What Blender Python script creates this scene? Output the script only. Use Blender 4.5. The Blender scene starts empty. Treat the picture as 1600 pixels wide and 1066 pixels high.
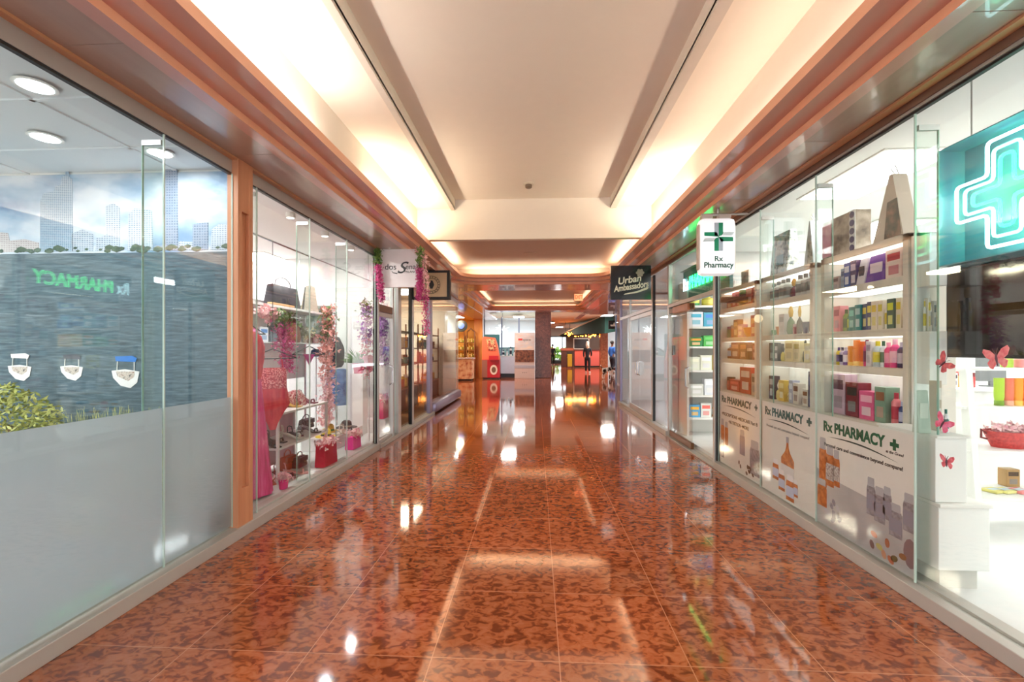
import bpy, bmesh, math, random
from mathutils import Vector, Matrix
R = math.radians
random.seed(7)
S = bpy.context.scene
COL = S.collection
# ------------------------------------------------------------------ camera, world, exposure
H, F = 1.40, 715.0                       # eye height (m) and focal length in pixels of a 1600 px frame
YAW = math.atan(38 / F)
cy, sy = math.cos(YAW), math.sin(YAW)
cam = bpy.data.cameras.new('camera'); camo = bpy.data.objects.new('camera', cam); COL.objects.link(camo)
camo.location = (0, 0, H); camo.rotation_euler = (R(90), 0, YAW)
cam.sensor_width = 36; cam.lens = F / 1600 * 36; cam.shift_y = 12 / 1600; cam.clip_end = 200; cam.clip_start = .05
S.camera = camo
S.view_settings.view_transform = 'Standard'; S.view_settings.look = 'None'
S.view_settings.gamma = 1; S.view_settings.use_curve_mapping = False
S.view_settings.exposure = 0.6
S.cycles.max_bounces = 12; S.cycles.diffuse_bounces = 4; S.cycles.glossy_bounces = 5
S.cycles.transmission_bounces = 6; S.cycles.transparent_max_bounces = 24
S.cycles.use_denoising = True; S.cycles.sample_clamp_indirect = 6; S.cycles.caustics_reflective = False
W = bpy.data.worlds.new('world'); S.world = W; W.use_nodes = True
W.node_tree.nodes['Background'].inputs[0].default_value = (.92, .96, 1, 1)
W.node_tree.nodes['Background'].inputs[1].default_value = 3.2

def area(name, loc, size, energy, color=(1, 1, 1), rot=(0, 0, 0)):
    l = bpy.data.lights.new(name, 'AREA'); l.shape = 'RECTANGLE'; l.size, l.size_y = size; l.energy = energy; l.color = color
    o = bpy.data.objects.new(name, l); COL.objects.link(o); o.location = loc; o.rotation_euler = rot; return o
UP = (R(180), 0, 0)
WARM, SOFT = (1, .80, .55), (1, .93, .82)
# cove lamps lying in the troughs behind the cornice, shining up
area('cove_lamp', (-1.665, -.2, 2.965), (.07, 7.4), 40, (1, .95, .88), UP)
area('cove_lamp', (-1.665, 5.5, 2.965), (.07, 1.9), 14, (1, .86, .66), UP)
area('cove_lamp', (1.585, 0.4, 2.965), (.07, 8.4), 15, (1, .84, .66), UP)
area('cove_lamp', (1.585, 5.7, 2.965), (.07, 1.5), 14, (1, .90, .74), UP)
area('cove_lamp', (-1.62, 8.1, 2.965), (.07, 2.6), 12, WARM, UP)
area('cove_lamp', (1.54, 8.1, 2.965), (.07, 2.6), 12, WARM, UP)
area('cove_lamp', (-.04, 9.86, 2.965), (2.9, .07), 18, WARM, UP)
area('cove_lamp', (-1.62, 13.8, 2.965), (.07, 4.6), 8, WARM, UP)
area('cove_lamp', (1.54, 13.8, 2.965), (.07, 4.6), 8, WARM, UP)
area('cove_lamp', (-.04, 16.5, 2.965), (2.9, .07), 8, WARM, UP)
# lamps added to light the rooms, each under an added panel built below
ADDED_PANELS = [('office', (-3.6, -1.6, 2.735), 45, (.9, .96, 1)), ('office', (-5.0, .6, 2.735), 45, (.9, .96, 1)), ('office', (-3.6, -3.1, 2.735), 30, (.9, .96, 1)), ('office', (-6.4, 1.6, 2.735), 45, (.9, .96, 1)),
          ('boutique', (-4.7, 4.3, 2.82), 14, (1, .97, .95)), ('boutique', (-4.8, 6.2, 2.82), 12, (1, .97, .95)),
          ('gift', (-3.3, 8.6, 2.82), 60, (1, .80, .5)), ('gift', (-3.3, 11.4, 2.82), 60, (1, .80, .5)),
          ('gold', (-3.5, 15.5, 2.76), 14, (1, .80, .5)), ('gold', (-3.5, 19.6, 2.76), 50, (1, .76, .38)),
          ('pharmacy', (4.7, .2, 2.92), 11, (.97, 1, .98)), ('pharmacy', (3.3, -2.0, 2.92), 9, (.97, 1, .98)), ('pharmacy', (4.8, 3.6, 2.92), 15, (.97, 1, .98)), ('pharmacy', (4.4, 6.3, 2.92), 30, (.97, 1, .98)), ('pharmacy', (3.3, 1.4, 2.92), 5, (.97, 1, .98)),
          ('lilac shop', (3.4, 9.3, 2.82), 34, (.88, .94, 1)), ('far shop', (4.3, 14.6, 2.9), 60, (.82, .9, 1)),
          ('showroom', (-3.2, 26.2, 3.2), 110, (.88, .94, 1)), ('showroom', (-1.0, 26.2, 3.2), 110, (.88, .94, 1)),
          ('lobby', (4, 26, 3.25), 110, (1, .93, .82)), ('lobby', (1, 33, 3.25), 120, (1, .93, .82)), ('lobby', (5, 33, 3.25), 120, (1, .93, .82)), ('lobby', (2, 40, 3.25), 120, (1, .93, .82)), ('lobby', (-1.2, 20.0, 3.25), 40, (1, .93, .82)), ('lobby', (8, 24, 3.25), 90, (1, .93, .82))]
for _n, _p, _e, _c in ADDED_PANELS: area('panel_lamp', _p, (.6, 1.2), _e, _c)

# ------------------------------------------------------------------ pixel -> place helpers (known plane + direction)
def ray(px, py=545):
    a = (px - 800) / F; b = (545 - py) / F
    return Vector((a * cy - sy, a * sy + cy, b))
def onX(px, py, X): d = ray(px, py); t = X / d.x; return Vector((X, d.y * t, H + d.z * t))
def onY(px, py, Y): d = ray(px, py); t = Y / d.y; return Vector((d.x * t, Y, H + d.z * t))
def onZ(px, py, z): d = ray(px, py); t = (z - H) / d.z; return Vector((d.x * t, d.y * t, z))
def YX(px, X): return onX(px, 545, X).y
def XY(px, Y): return onY(px, 545, Y).x

# ------------------------------------------------------------------ materials
MATS = {}
def lin(c):
    return tuple(((v / 255) / 12.92 if v / 255 <= .04045 else ((v / 255 + .055) / 1.055) ** 2.4) for v in c)
def nt(m): return m.node_tree.nodes, m.node_tree.links
def mat(name, col=(200, 200, 200), rough=.5, metal=0, emit=0, ecol=None, coat=0, spec=.5, var=.06, scale=9):
    if name in MATS: return MATS[name]
    m = bpy.data.materials.new(name); m.use_nodes = True; n, l = nt(m); b = n['Principled BSDF']
    c = lin(col)
    b.inputs['Roughness'].default_value = rough; b.inputs['Metallic'].default_value = metal
    b.inputs['Coat Weight'].default_value = coat; b.inputs['Specular IOR Level'].default_value = spec
    tc = n.new('ShaderNodeTexCoord'); no = n.new('ShaderNodeTexNoise'); no.inputs['Scale'].default_value = scale; no.inputs['Detail'].default_value = 4
    mx = n.new('ShaderNodeMix'); mx.data_type = 'RGBA'
    mx.inputs[6].default_value = tuple(v * (1 - var) for v in c) + (1,); mx.inputs[7].default_value = tuple(min(1, v * (1 + var)) for v in c) + (1,)
    l.new(tc.outputs['Object'], no.inputs['Vector']); l.new(no.outputs['Fac'], mx.inputs[0]); l.new(mx.outputs[2], b.inputs['Base Color'])
    if emit: b.inputs['Emission Color'].default_value = lin(ecol or col) + (1,); b.inputs['Emission Strength'].default_value = emit
    MATS[name] = m; return m
def cm(col, rough=.45, **k):       # colour shortcut
    return mat('c_%d_%d_%d_%d' % (*col, int(rough * 100)), col, rough, **k)
def glow(name, col, s): return mat(name, col, .4, emit=s)
def noisemat(name, cols, scale, rough=.5, vscale=(1, 1, 1), detail=4, coat=0, distort=0, stops=None, metal=0):
    if name in MATS: return MATS[name]
    m = mat(name, cols[0], rough, coat=coat, metal=metal); n, l = nt(m); b = n['Principled BSDF']
    tc = n.new('ShaderNodeTexCoord'); mp = n.new('ShaderNodeMapping'); mp.inputs['Scale'].default_value = vscale
    no = n.new('ShaderNodeTexNoise'); no.inputs['Scale'].default_value = scale; no.inputs['Detail'].default_value = detail; no.inputs['Distortion'].default_value = distort
    cr = n.new('ShaderNodeValToRGB'); e = cr.color_ramp.elements
    st = stops or [.3 + .4 * i / (len(cols) - 1) for i in range(len(cols))]
    while len(e) < len(cols): e.new(.5)
    for i, cc in enumerate(cols): e[i].position = st[i]; e[i].color = lin(cc) + (1,)
    l.new(tc.outputs['Object'], mp.inputs[0]); l.new(mp.outputs[0], no.inputs['Vector']); l.new(no.outputs['Fac'], cr.inputs[0]); l.new(cr.outputs[0], b.inputs['Base Color'])
    return m
def floor_mat():
    m = noisemat('red granite', [(112, 52, 28), (136, 68, 38), (162, 86, 48), (174, 102, 64)], 18, .10, (1, 1.35, 1), 2.2, 0, 1.0, [.36, .45, .50, .66])
    n, l = nt(m); b = n['Principled BSDF']; src = b.inputs['Base Color'].links[0].from_socket
    tc = n.new('ShaderNodeTexCoord'); mp = n.new('ShaderNodeMapping'); T = .5755
    mp.inputs['Location'].default_value = (-(.103 - T * 40), -(.327 - T * 40), 0)
    br = n.new('ShaderNodeTexBrick'); br.offset = 0; br.squash = 1
    br.inputs['Scale'].default_value = 1; br.inputs['Brick Width'].default_value = T; br.inputs['Row Height'].default_value = T
    br.inputs['Mortar Size'].default_value = .0024; br.inputs['Mortar Smooth'].default_value = 0; br.inputs['Bias'].default_value = 0
    br.inputs['Color1'].default_value = (.86, .82, .82, 1); br.inputs['Color2'].default_value = (1.12, 1.06, 1.05, 1); br.inputs['Mortar'].default_value = (1, 1, 1, 1)
    l.new(tc.outputs['Object'], mp.inputs[0]); l.new(mp.outputs[0], br.inputs[0])
    mu = n.new('ShaderNodeMix'); mu.data_type = 'RGBA'; mu.blend_type = 'MULTIPLY'; mu.inputs[0].default_value = 1
    l.new(src, mu.inputs[6]); l.new(br.outputs['Color'], mu.inputs[7])
    mx = n.new('ShaderNodeMix'); mx.data_type = 'RGBA'; mx.inputs[7].default_value = lin((196, 128, 92)) + (1,)
    l.new(br.outputs['Fac'], mx.inputs[0]); l.new(mu.outputs[2], mx.inputs[6]); l.new(mx.outputs[2], b.inputs['Base Color'])
    no = n.new('ShaderNodeTexNoise'); no.inputs['Scale'].default_value = 2.5; mr = n.new('ShaderNodeMapRange'); mr.inputs[3].default_value = .03; mr.inputs[4].default_value = .09
    l.new(tc.outputs['Object'], no.inputs[0]); l.new(no.outputs[0], mr.inputs[0]); l.new(mr.outputs[0], b.inputs['Roughness'])
    b.inputs['IOR'].default_value = 1.78
    return m
def pane_mat(name, tint=(.965, .985, .975), ior=1.5):
    m = bpy.data.materials.new(name); m.use_nodes = True; n, l = nt(m); n.clear()
    o = n.new('ShaderNodeOutputMaterial'); t = n.new('ShaderNodeBsdfTransparent'); g = n.new('ShaderNodeBsdfGlossy'); f = n.new('ShaderNodeFresnel'); mx = n.new('ShaderNodeMixShader')
    t.inputs[0].default_value = tint + (1,); g.inputs['Roughness'].default_value = 0.0; ge = n.new('ShaderNodeNewGeometry'); mr = n.new('ShaderNodeMapRange'); mr.inputs[3].default_value = ior; mr.inputs[4].default_value = 1 / ior
    l.new(ge.outputs['Backfacing'], mr.inputs[0]); l.new(mr.outputs[0], f.inputs[0])
    l.new(f.outputs[0], mx.inputs[0]); l.new(t.outputs[0], mx.inputs[1]); l.new(g.outputs[0], mx.inputs[2]); l.new(mx.outputs[0], o.inputs[0])
    MATS[name] = m; return m
GLASS = pane_mat('clear glass'); GEDGE = pane_mat('green edged glass', (.80, .93, .88)); FIN = pane_mat('fin glass', (.94, .985, .965))
def film_mat():
    m = bpy.data.materials.new('frosted film'); m.use_nodes = True; n, l = nt(m); n.clear()
    o = n.new('ShaderNodeOutputMaterial'); t = n.new('ShaderNodeBsdfTranslucent'); d = n.new('ShaderNodeBsdfDiffuse'); g = n.new('ShaderNodeBsdfGlossy')
    r = n.new('ShaderNodeBsdfRefraction'); r.inputs['IOR'].default_value = 1.02; r.inputs['Roughness'].default_value = .9; r.inputs[0].default_value = (.8, .85, .88, 1)
    a, b, c2 = n.new('ShaderNodeMixShader'), n.new('ShaderNodeMixShader'), n.new('ShaderNodeMixShader')
    t.inputs[0].default_value = (.74, .77, .80, 1); d.inputs[0].default_value = (.58, .62, .65, 1); g.inputs['Roughness'].default_value = .22
    a.inputs[0].default_value = .45; b.inputs[0].default_value = .10; c2.inputs[0].default_value = .25
    l.new(t.outputs[0], a.inputs[1]); l.new(d.outputs[0], a.inputs[2]); l.new(a.outputs[0], c2.inputs[1]); l.new(r.outputs[0], c2.inputs[2])
    l.new(c2.outputs[0], b.inputs[1]); l.new(g.outputs[0], b.inputs[2]); l.new(b.outputs[0], o.inputs[0])
    return m
FILM = film_mat()
WHITE = mat('white paint', (240, 238, 232), .55, var=.02); CREAM = mat('cream ceiling paint', (236, 226, 212), .8, var=.02)
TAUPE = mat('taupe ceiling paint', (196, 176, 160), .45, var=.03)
ALU = mat('pale aluminium', (196, 194, 190), .32, .55, var=.03); ALUK = mat('kerb aluminium', (188, 182, 174), .38, .25, var=.05, scale=3)
BLACK = mat('black gasket', (18, 18, 20), .5); BRONZE = mat('bronze metal', (120, 84, 56), .35, .6)
WOODO = noisemat('orange laminate', [(228, 164, 130), (238, 178, 144)], 6, .34, (1, .15, 1), coat=.3)
WOODP = noisemat('rose laminate', [(200, 146, 132), (212, 158, 144)], 5, .25, (1, .2, 1), coat=.5)
SOFF = noisemat('brown soffit laminate', [(166, 132, 118), (180, 146, 130)], 4, .25, (2, .3, 1), coat=.5)
TAN = noisemat('tan trim laminate', [(196, 140, 100), (208, 154, 112)], 6, .35, (1, .1, 1))
POSTW = noisemat('post wood', [(196, 132, 96), (210, 148, 110)], 7, .42, (3, 3, .25))
MARB = noisemat('brown marble', [(80, 38, 24), (112, 56, 38), (136, 76, 54)], 9, .3, (1, 1, 1), 6, 0, 1.2)
CHROME = mat('chrome', (220, 220, 222), .12, 1)
GREY = mat('grey plastic', (120, 122, 124), .45); DARK = mat('dark plastic', (32, 32, 36), .4)
FLOWHITE = noisemat('white marble tile', [(222, 222, 220), (238, 238, 236)], 2.5, .2, detail=6)

# ------------------------------------------------------------------ mesh helpers
class MB:
    def __init__(s): s.b = bmesh.new()
    def box(s, x0, x1, y0, y1, z0, z1, bev=0, M=None, taper=None):
        vs = bmesh.ops.create_cube(s.b, size=1)['verts']
        for v in vs:
            v.co = Vector(((x0 + x1) / 2 + v.co.x * (x1 - x0), (y0 + y1) / 2 + v.co.y * (y1 - y0), (z0 + z1) / 2 + v.co.z * (z1 - z0)))
            if taper and v.co.z > (z0 + z1) / 2:
                v.co.x = (x0 + x1) / 2 + (v.co.x - (x0 + x1) / 2) * taper[0]; v.co.y = (y0 + y1) / 2 + (v.co.y - (y0 + y1) / 2) * taper[1]
        if bev:
            es = list({e for v in vs for e in v.link_edges})
            r = bmesh.ops.bevel(s.b, geom=es, offset=bev, segments=2, affect='EDGES', profile=.5)
            vs = list({v for f in r['faces'] for v in f.verts} | {v for v in vs if v.is_valid})
        if M: bmesh.ops.transform(s.b, matrix=M, verts=[v for v in vs if v.is_valid])
        return s
    def lathe(s, prof, c=(0, 0, 0), n=14, sx=1, sy_=1, M=None):
        rings = []
        allv = []
        for r, z in prof:
            if r < 1e-5:
                ring = [s.b.verts.new((c[0], c[1], c[2] + z))]
            else:
                ring = [s.b.verts.new((c[0] + r * sx * math.cos(2 * math.pi * k / n), c[1] + r * sy_ * math.sin(2 * math.pi * k / n), c[2] + z)) for k in range(n)]
            rings.append(ring); allv += ring
        for a, b in zip(rings, rings[1:]):
            for k in range(n):
                k2 = (k + 1) % n
                if len(a) == 1 and len(b) == 1: continue
                if len(a) == 1: s.b.faces.new((a[0], b[k2], b[k]))
                elif len(b) == 1: s.b.faces.new((a[k], a[k2], b[0]))
                else: s.b.faces.new((a[k], a[k2], b[k2], b[k]))
        if len(rings[0]) > 1: s.b.faces.new(rings[0][::-1])
        if len(rings[-1]) > 1: s.b.faces.new(rings[-1])
        if M: bmesh.ops.transform(s.b, matrix=M, verts=allv)
        return s
    def tube(s, pts, r, n=8, closed=False):
        pts = [Vector(p) for p in pts]; rings = []; N = len(pts)
        ref = None
        for i, p in enumerate(pts):
            a = pts[(i - 1) % N] if (i > 0 or closed) else p; b = pts[(i + 1) % N] if (i < N - 1 or closed) else p
            d = (b - a).normalized()
            if ref is None: ref = d.orthogonal().normalized()
            u = (ref - d * ref.dot(d));
            u = u.normalized() if u.length > 1e-6 else d.orthogonal().normalized()
            ref = u; v = d.cross(u)
            rr = r[i] if isinstance(r, (list, tuple)) else r
            rings.append([s.b.verts.new(p + (u * math.cos(2 * math.pi * k / n) + v * math.sin(2 * math.pi * k / n)) * rr) for k in range(n)])
        pairs = list(zip(rings, rings[1:])) + ([(rings[-1], rings[0])] if closed else [])
        for a, b in pairs:
            for k in range(n): s.b.faces.new((a[k], a[(k + 1) % n], b[(k + 1) % n], b[k]))
        if not closed: s.b.faces.new(rings[0][::-1]); s.b.faces.new(rings[-1])
        return s
    def prism(s, pts, axis, a, b):          # 2-D outline in the plane normal to axis, extruded a..b
        def P(p, t): return {'x': (t, p[0], p[1]), 'y': (p[0], t, p[1]), 'z': (p[0], p[1], t)}[axis]
        A = [s.b.verts.new(P(p, a)) for p in pts]; B = [s.b.verts.new(P(p, b)) for p in pts]
        s.b.faces.new(A); s.b.faces.new(B[::-1]); n = len(pts)
        for i in range(n): s.b.faces.new((A[i], B[i], B[(i + 1) % n], A[(i + 1) % n]))
        return s
    def ball(s, c, r, sub=1, sc=(1, 1, 1), M=None):
        vs = bmesh.ops.create_icosphere(s.b, subdivisions=sub, radius=1)['verts']
        for v in vs: v.co = Vector((v.co.x * r * sc[0], v.co.y * r * sc[1], v.co.z * r * sc[2]))
        if M: bmesh.ops.transform(s.b, matrix=M, verts=vs)
        for v in vs: v.co += Vector(c)
        return s
    def quad(s, a, b, c, d): s.b.faces.new([s.b.verts.new(p) for p in (a, b, c, d)]); return s
    def build(s, name, m, parent=None, smooth=False, loc=None):
        bmesh.ops.recalc_face_normals(s.b, faces=s.b.faces)
        me = bpy.data.meshes.new(name); s.b.to_mesh(me); s.b.free()
        for p in me.polygons: p.use_smooth = smooth
        if smooth: me.set_sharp_from_angle(angle=R(40))
        me.materials.append(m); o = bpy.data.objects.new(name, me); COL.objects.link(o)
        if parent: o.parent = parent
        if loc: o.location = loc
        return o
def tag(o, label, cat, group=None, kind=None):
    o['label'] = label; o['category'] = cat
    if group: o['group'] = group
    if kind: o['kind'] = kind
    return o
def thing(name, label, cat, loc=(0, 0, 0), rz=0, group=None, rot=None):
    o = bpy.data.objects.new(name, None); COL.objects.link(o); o.empty_display_size = .05
    o.location = loc; o.rotation_euler = rot or (0, 0, rz); return tag(o, label, cat, group)
def struct(name, mb, m, label=None, smooth=False):
    o = mb.build(name, m, smooth=smooth); o['kind'] = 'structure'
    if label: o['label'] = label; o['category'] = name.split('_')[0]
    return o
def bx(*a, **k): return MB().box(*a, **k)
def text(s, size, m, parent, loc, rot=(R(90), 0, 0), name='lettering', bold=0, ext=.001, align='CENTER', shear=0, xs=1, sp=1, fit=None):
    cu = bpy.data.curves.new(name, 'FONT'); cu.body = s; cu.size = size; cu.extrude = ext; cu.offset = bold; cu.align_x = align; cu.align_y = 'CENTER'; cu.shear = shear; cu.space_character = sp
    t = bpy.data.objects.new(name, cu); COL.objects.link(t)
    dg = bpy.context.evaluated_depsgraph_get(); me = bpy.data.meshes.new_from_object(t.evaluated_get(dg)); bpy.data.objects.remove(t); bpy.data.curves.remove(cu)
    if fit:
        xsz = max(v.co.x for v in me.vertices) - min(v.co.x for v in me.vertices); xs = fit / xsz
    for v in me.vertices: v.co.x *= xs
    me.materials.clear(); me.materials.append(m)
    o = bpy.data.objects.new(name, me); COL.objects.link(o); o.location = loc; o.rotation_euler = rot
    if parent: o.parent = parent
    return o
FACE_L = (R(90), 0, R(-90))     # reads from the corridor on the right-hand glass (faces -X)
ORD = ['first', 'second', 'third', 'fourth', 'fifth', 'sixth', 'seventh', 'eighth', 'ninth', 'tenth', 'eleventh', 'twelfth', 'thirteenth', 'fourteenth', 'fifteenth', 'sixteenth', 'seventeenth', 'eighteenth', 'nineteenth', 'twentieth']

# ================================================================== SHELL
GL, GR = -2.23, 2.12            # glass planes
Y0, Y1 = -4.0, 17.0
struct('floor', bx(-9, 9, -5, 50, -.12, 0), floor_mat())
# upper ceiling of the first bay
cb = MB()
cb.box(-1.75, -1.19, Y0, 6.65, 3.45, 3.60); cb.box(1.062, 1.644, Y0, 6.65, 3.45, 3.60)
cb.box(-1.19, 1.062, Y0, 6.65, 3.58, 3.70)
cb.box(-1.90, -1.75, Y0, 6.65, 2.86, 3.60); cb.box(1.644, 1.79, Y0, 6.65, 2.86, 3.60)
cb.box(-1.9, 1.79, 6.65, 6.75, 2.995, 3.70)
struct('ceiling', cb, CREAM)
struct('trim_1', bx(-1.245, -1.19, Y0, 6.65, 3.425, 3.47), mat('beam paint', (206, 196, 184), .6))
struct('trim_2', bx(1.062, 1.145, Y0, 6.65, 3.425, 3.47), MATS['beam paint'])
c2 = MB(); c2.box(-1.9, 1.79, 6.75, 10.2, 3.15, 3.3); c2.box(-1.9, -1.75, 6.75, 10.2, 2.86, 3.2); c2.box(1.644, 1.79, 6.75, 10.2, 2.86, 3.2); c2.box(-1.9, 1.79, 10.05, 10.2, 2.86, 3.2)
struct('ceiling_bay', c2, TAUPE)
c3 = MB(); c3.box(-1.9, 1.79, 11.0, 16.8, 3.10, 3.25); c3.box(-1.9, -1.75, 11, 16.8, 2.86, 3.2); c3.box(1.644, 1.79, 11, 16.8, 2.86, 3.2); c3.box(-1.9, 1.79, 16.7, 16.8, 2.86, 3.2); c3.box(-1.9, 1.79, 11.0, 11.1, 2.86, 3.2)
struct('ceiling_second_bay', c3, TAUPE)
# cornice swept round the bay with rounded far corners
PROF = [(0, 2.80), (.085, 2.80), (.085, 2.848), (.20, 2.856), (.20, 2.908), (.318, 2.918), (.318, 2.985), (.29, 2.985), (.29, 2.94), (.175, 2.935), (.175, 2.875), (.06, 2.87), (0, 2.86)]
def rails(xl, xr, ya, yb, r, closed):
    """centre path points with inward normals"""
    P = []
    def arc(cx, cyy, a0, a1, n=10):
        for k in range(n + 1):
            a = R(a0 + (a1 - a0) * k / n); P.append((Vector((cx + r * math.cos(a), cyy + r * math.sin(a))), Vector((-math.cos(a), -math.sin(a)))))
    if not closed: P.append((Vector((xl, ya)), Vector((1, 0))))
    else: arc(xl + r, ya + r, 270, 180)
    arc(xl + r, yb - r, 180, 90); arc(xr - r, yb - r, 90, 0)
    if not closed: P.append((Vector((xr, ya)), Vector((-1, 0))))
    else: arc(xr - r, ya + r, 0, -90)
    return P
def cornice(xl, xr, ya, yb, r, closed, nm):
    P = rails(xl, xr, ya, yb, r, closed)
    def sweep(prof):
        m = MB(); rings = [[m.b.verts.new((p.x + n.x * d, p.y + n.y * d, z)) for d, z in prof] for p, n in P]
        pr = list(zip(rings, rings[1:])) + ([(rings[-1], rings[0])] if closed else [])
        k = len(prof)
        for a, b in pr:
            for i in range(k): m.b.faces.new((a[i], a[(i + 1) % k], b[(i + 1) % k], b[i]))
        if not closed: m.b.faces.new(rings[0]); m.b.faces.new(rings[-1][::-1])
        return m
    names = {'cornice': nm}
    o = struct(nm, sweep(PROF), WOODP, smooth=False)
    o.data.materials.append(WOODO)
    for f in o.data.polygons:
        if abs(f.normal.z) < .5: f.material_index = 1
    return o
cornice(-1.888, 1.81, Y0, 10.05, .75, False, 'trim_3')
cornice(-1.888, 1.81, 10.95, 16.85, .5, True, 'trim_4')
# soffit plates
sf = MB()
def soffit_plate(sf):
    r, xl, xr, yb = .75, -1.888, 1.81, 10.05
    # left and right runs
    for x0, x1 in ((-2.19, -1.888), (1.81, 2.03)):
        y = Y0
        while y < 22:
            e = min(y + 1.2, 22); sf.box(x0, x1, y + .002, e - .002, 2.80, 2.84); y = e
    # rounded corner infill and cross plate
    arcL = [(xl + r + r * math.cos(R(a)), yb - r + r * math.sin(R(a))) for a in range(180, 89, -9)]
    arcR = [(xr - r + r * math.cos(R(a)), yb - r + r * math.sin(R(a))) for a in range(90, -1, -9)]
    sf.prism(arcL + [(xl, yb)], 'z', 2.80, 2.84); sf.prism(arcR + [(xr, yb)], 'z', 2.80, 2.84)
    sf.box(xl, xr, yb, 10.95, 2.80, 2.84); sf.box(xl, xr, 16.85, 17.6, 2.80, 2.84)
    for a, b in (((xl, 10.95), 0), ((xr, 10.95), 1), ((xl, 16.85), 2), ((xr, 16.85), 3)):
        q = .5; cx = a[0] + (q if a[0] < 0 else -q); cyy = a[1] + (q if b < 2 else -q)
        a0 = {0: 180, 1: 270, 2: 90, 3: 0}[b]
        sf.prism([a] + [(cx + q * math.cos(R(t)), cyy + q * math.sin(R(t))) for t in range(a0, a0 + 91, 9)], 'z', 2.80, 2.84)
soffit_plate(sf)
struct('ceiling_soffit', sf, SOFF)
struct('trim_5', bx(-2.235, -2.19, Y0, 13.3, 2.785, 2.83), TAN)
struct('trim_6', bx(2.03, 2.085, Y0, 13.0, 2.785, 2.83), TAN)
struct('ceiling_deck', bx(-9, -1.9, Y0, 22, 3.10, 3.2).box(1.79, 9, Y0, 22, 3.10, 3.2), CREAM)
# ================================================================== STOREFRONTS
yB, yD1, yG = YX(588, GL), YX(612, GL), YX(641, GL)          # boutique glass end, door end, gift door end
yK, yE = YX(676, GL), 13.0
rA, rB, rC, rD = YX(1121, GR), YX(1046, GR), YX(1021, GR), 11.6
def kerb(name, x0, x1, y0, y1, h, sgn):
    m = MB(); m.box(x0, x1, y0, y1, 0, h, .004)
    xi = x1 - .02 if sgn > 0 else x0
    m.box(xi - .03, xi + .05, y0, y1, h - .005, h + .014, .003); return struct(name, m, ALUK)
kerb('baseboard_left', -2.30, -2.17, Y0, yB - .03, .082, -1)
kerb('baseboard_left_far', -2.30, -2.17, yB + .03, 9.7, .06, -1)
struct('baseboard_left_end', bx(-2.42, -2.14, 9.72, 13.0, .02, .24, .05), mat('mauve metal', (142, 132, 158), .3, .4), smooth=True)
kerb('baseboard_right', 2.07, 2.20, Y0, rA, .082, 1)
kerb('baseboard_right_door', 2.07, 2.20, rA + .02, rB - .02, .018, 1)
kerb('baseboard_right_far', 2.06, 2.20, rB, rD, .085, 1)
# headers
struct('trim_7', bx(-2.28, -2.232, Y0, 13.0, 2.695, 2.80), ALU); struct('trim_8', bx(-2.262, -2.236, Y0, yB, 2.68, 2.696), BLACK)
struct('trim_9', bx(2.09, 2.14, Y0, 11.9, 2.745, 2.80), mat('brown metal', (128, 98, 84), .35, .3)); struct('trim_10', bx(2.10, 2.15, Y0, 11.9, 2.728, 2.746), ALU); struct('trim_11', bx(2.11, 2.135, Y0, rA, 2.715, 2.729), BLACK)

def pane(name, side, ya, yb, z0, z1, label, X=None):
    X = X if X is not None else (GL if side < 0 else GR)
    o = bx(X - .005, X + .005, ya + .004, yb - .004, z0, z1).build(name, GLASS); o['kind'] = 'structure'; o['label'] = label; o['category'] = 'window'
    bx(X - .0049, X + .0049, ya + .001, ya + .004, z0, z1).box(X - .0049, X + .0049, yb - .004, yb - .001, z0, z1).build('pane_edge', cm((205, 224, 214), .2), o)
    return o
def fin(side, y, d=.13, z0=.10, z1=2.62):
    X = GL if side < 0 else GR
    a, b = (X - .012 - d, X - .012) if side < 0 else (X + .012, X + .012 + d)
    o = bx(a, b, y - .006, y + .006, z0, z1).build('trim_fin', FIN); o['kind'] = 'structure'
    e = a if side < 0 else b
    bx(e - .002, e + .002, y - .006, y + .006, z0, z1).build('fin_edge', cm((160, 200, 184), .2), o)
    bx(a, b, y - .01, y + .01, z1, z1 + .03).build('fin_clip', ALU, o)
j1 = YX(256, GL); p1 = YX(363, GL)
pane('window_1', -1, -1.2, j1, .09, 2.685, 'tall clear glass pane with frosted lower film, nearest on the left')
pane('window_2', -1, j1, p1, .09, 2.685, 'narrower clear glass pane with frosted film beside the wood post')
pane('window_3', -1, Y0, -1.2, .09, 2.685, 'clear glass pane on the left beside the camera')
fin(-1, j1, .12)
for n, (a, b) in enumerate(((-1.19, j1 - .006), (j1 + .006, p1 - .01))):
    q = bx(GL - .0075, GL - .0055, a, b, .10, 1.045).build('trim_frosted_film', FILM); q['kind'] = 'structure'
p2 = YX(387, GL)
pm = MB(); pm.box(-2.27, -2.185, p1, p1 + .045, .075, 2.80, .003); pm.box(-2.27, -2.185, p2 - .05, p2 - .004, .075, 2.80, .003); pm.box(-2.27, -2.215, p1 + .04, p2 - .04, .075, 2.80); pm.box(-2.27, -2.186, p1 + .04, p2 - .05, .075, .36); pm.box(-2.27, -2.186, p1 + .04, p2 - .05, 2.42, 2.80)
tag(struct('trim_post', pm, POSTW), 'orange wooden post with a recessed groove between the two left storefronts', 'post')
g = [p2] + [YX(x, GL) for x in (401, 484, 542)] + [yB - .05]
for k in range(4):
    pane('window_%d' % (4 + k), -1, g[k], g[k + 1], .09, 2.685, ['narrow', 'wide', 'second wide', 'last'][k] + ' glass pane of the boutique window, from the wooden post')
    if k: fin(-1, g[k], .12)
def stile(y, w=.05, z0=.02, z1=2.70, side=-1, m=None, d=.06):
    X = GL if side < 0 else GR
    return MB().box(X - d / 2, X + d / 2, y - w / 2, y + w / 2, z0, z1, .006)
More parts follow.
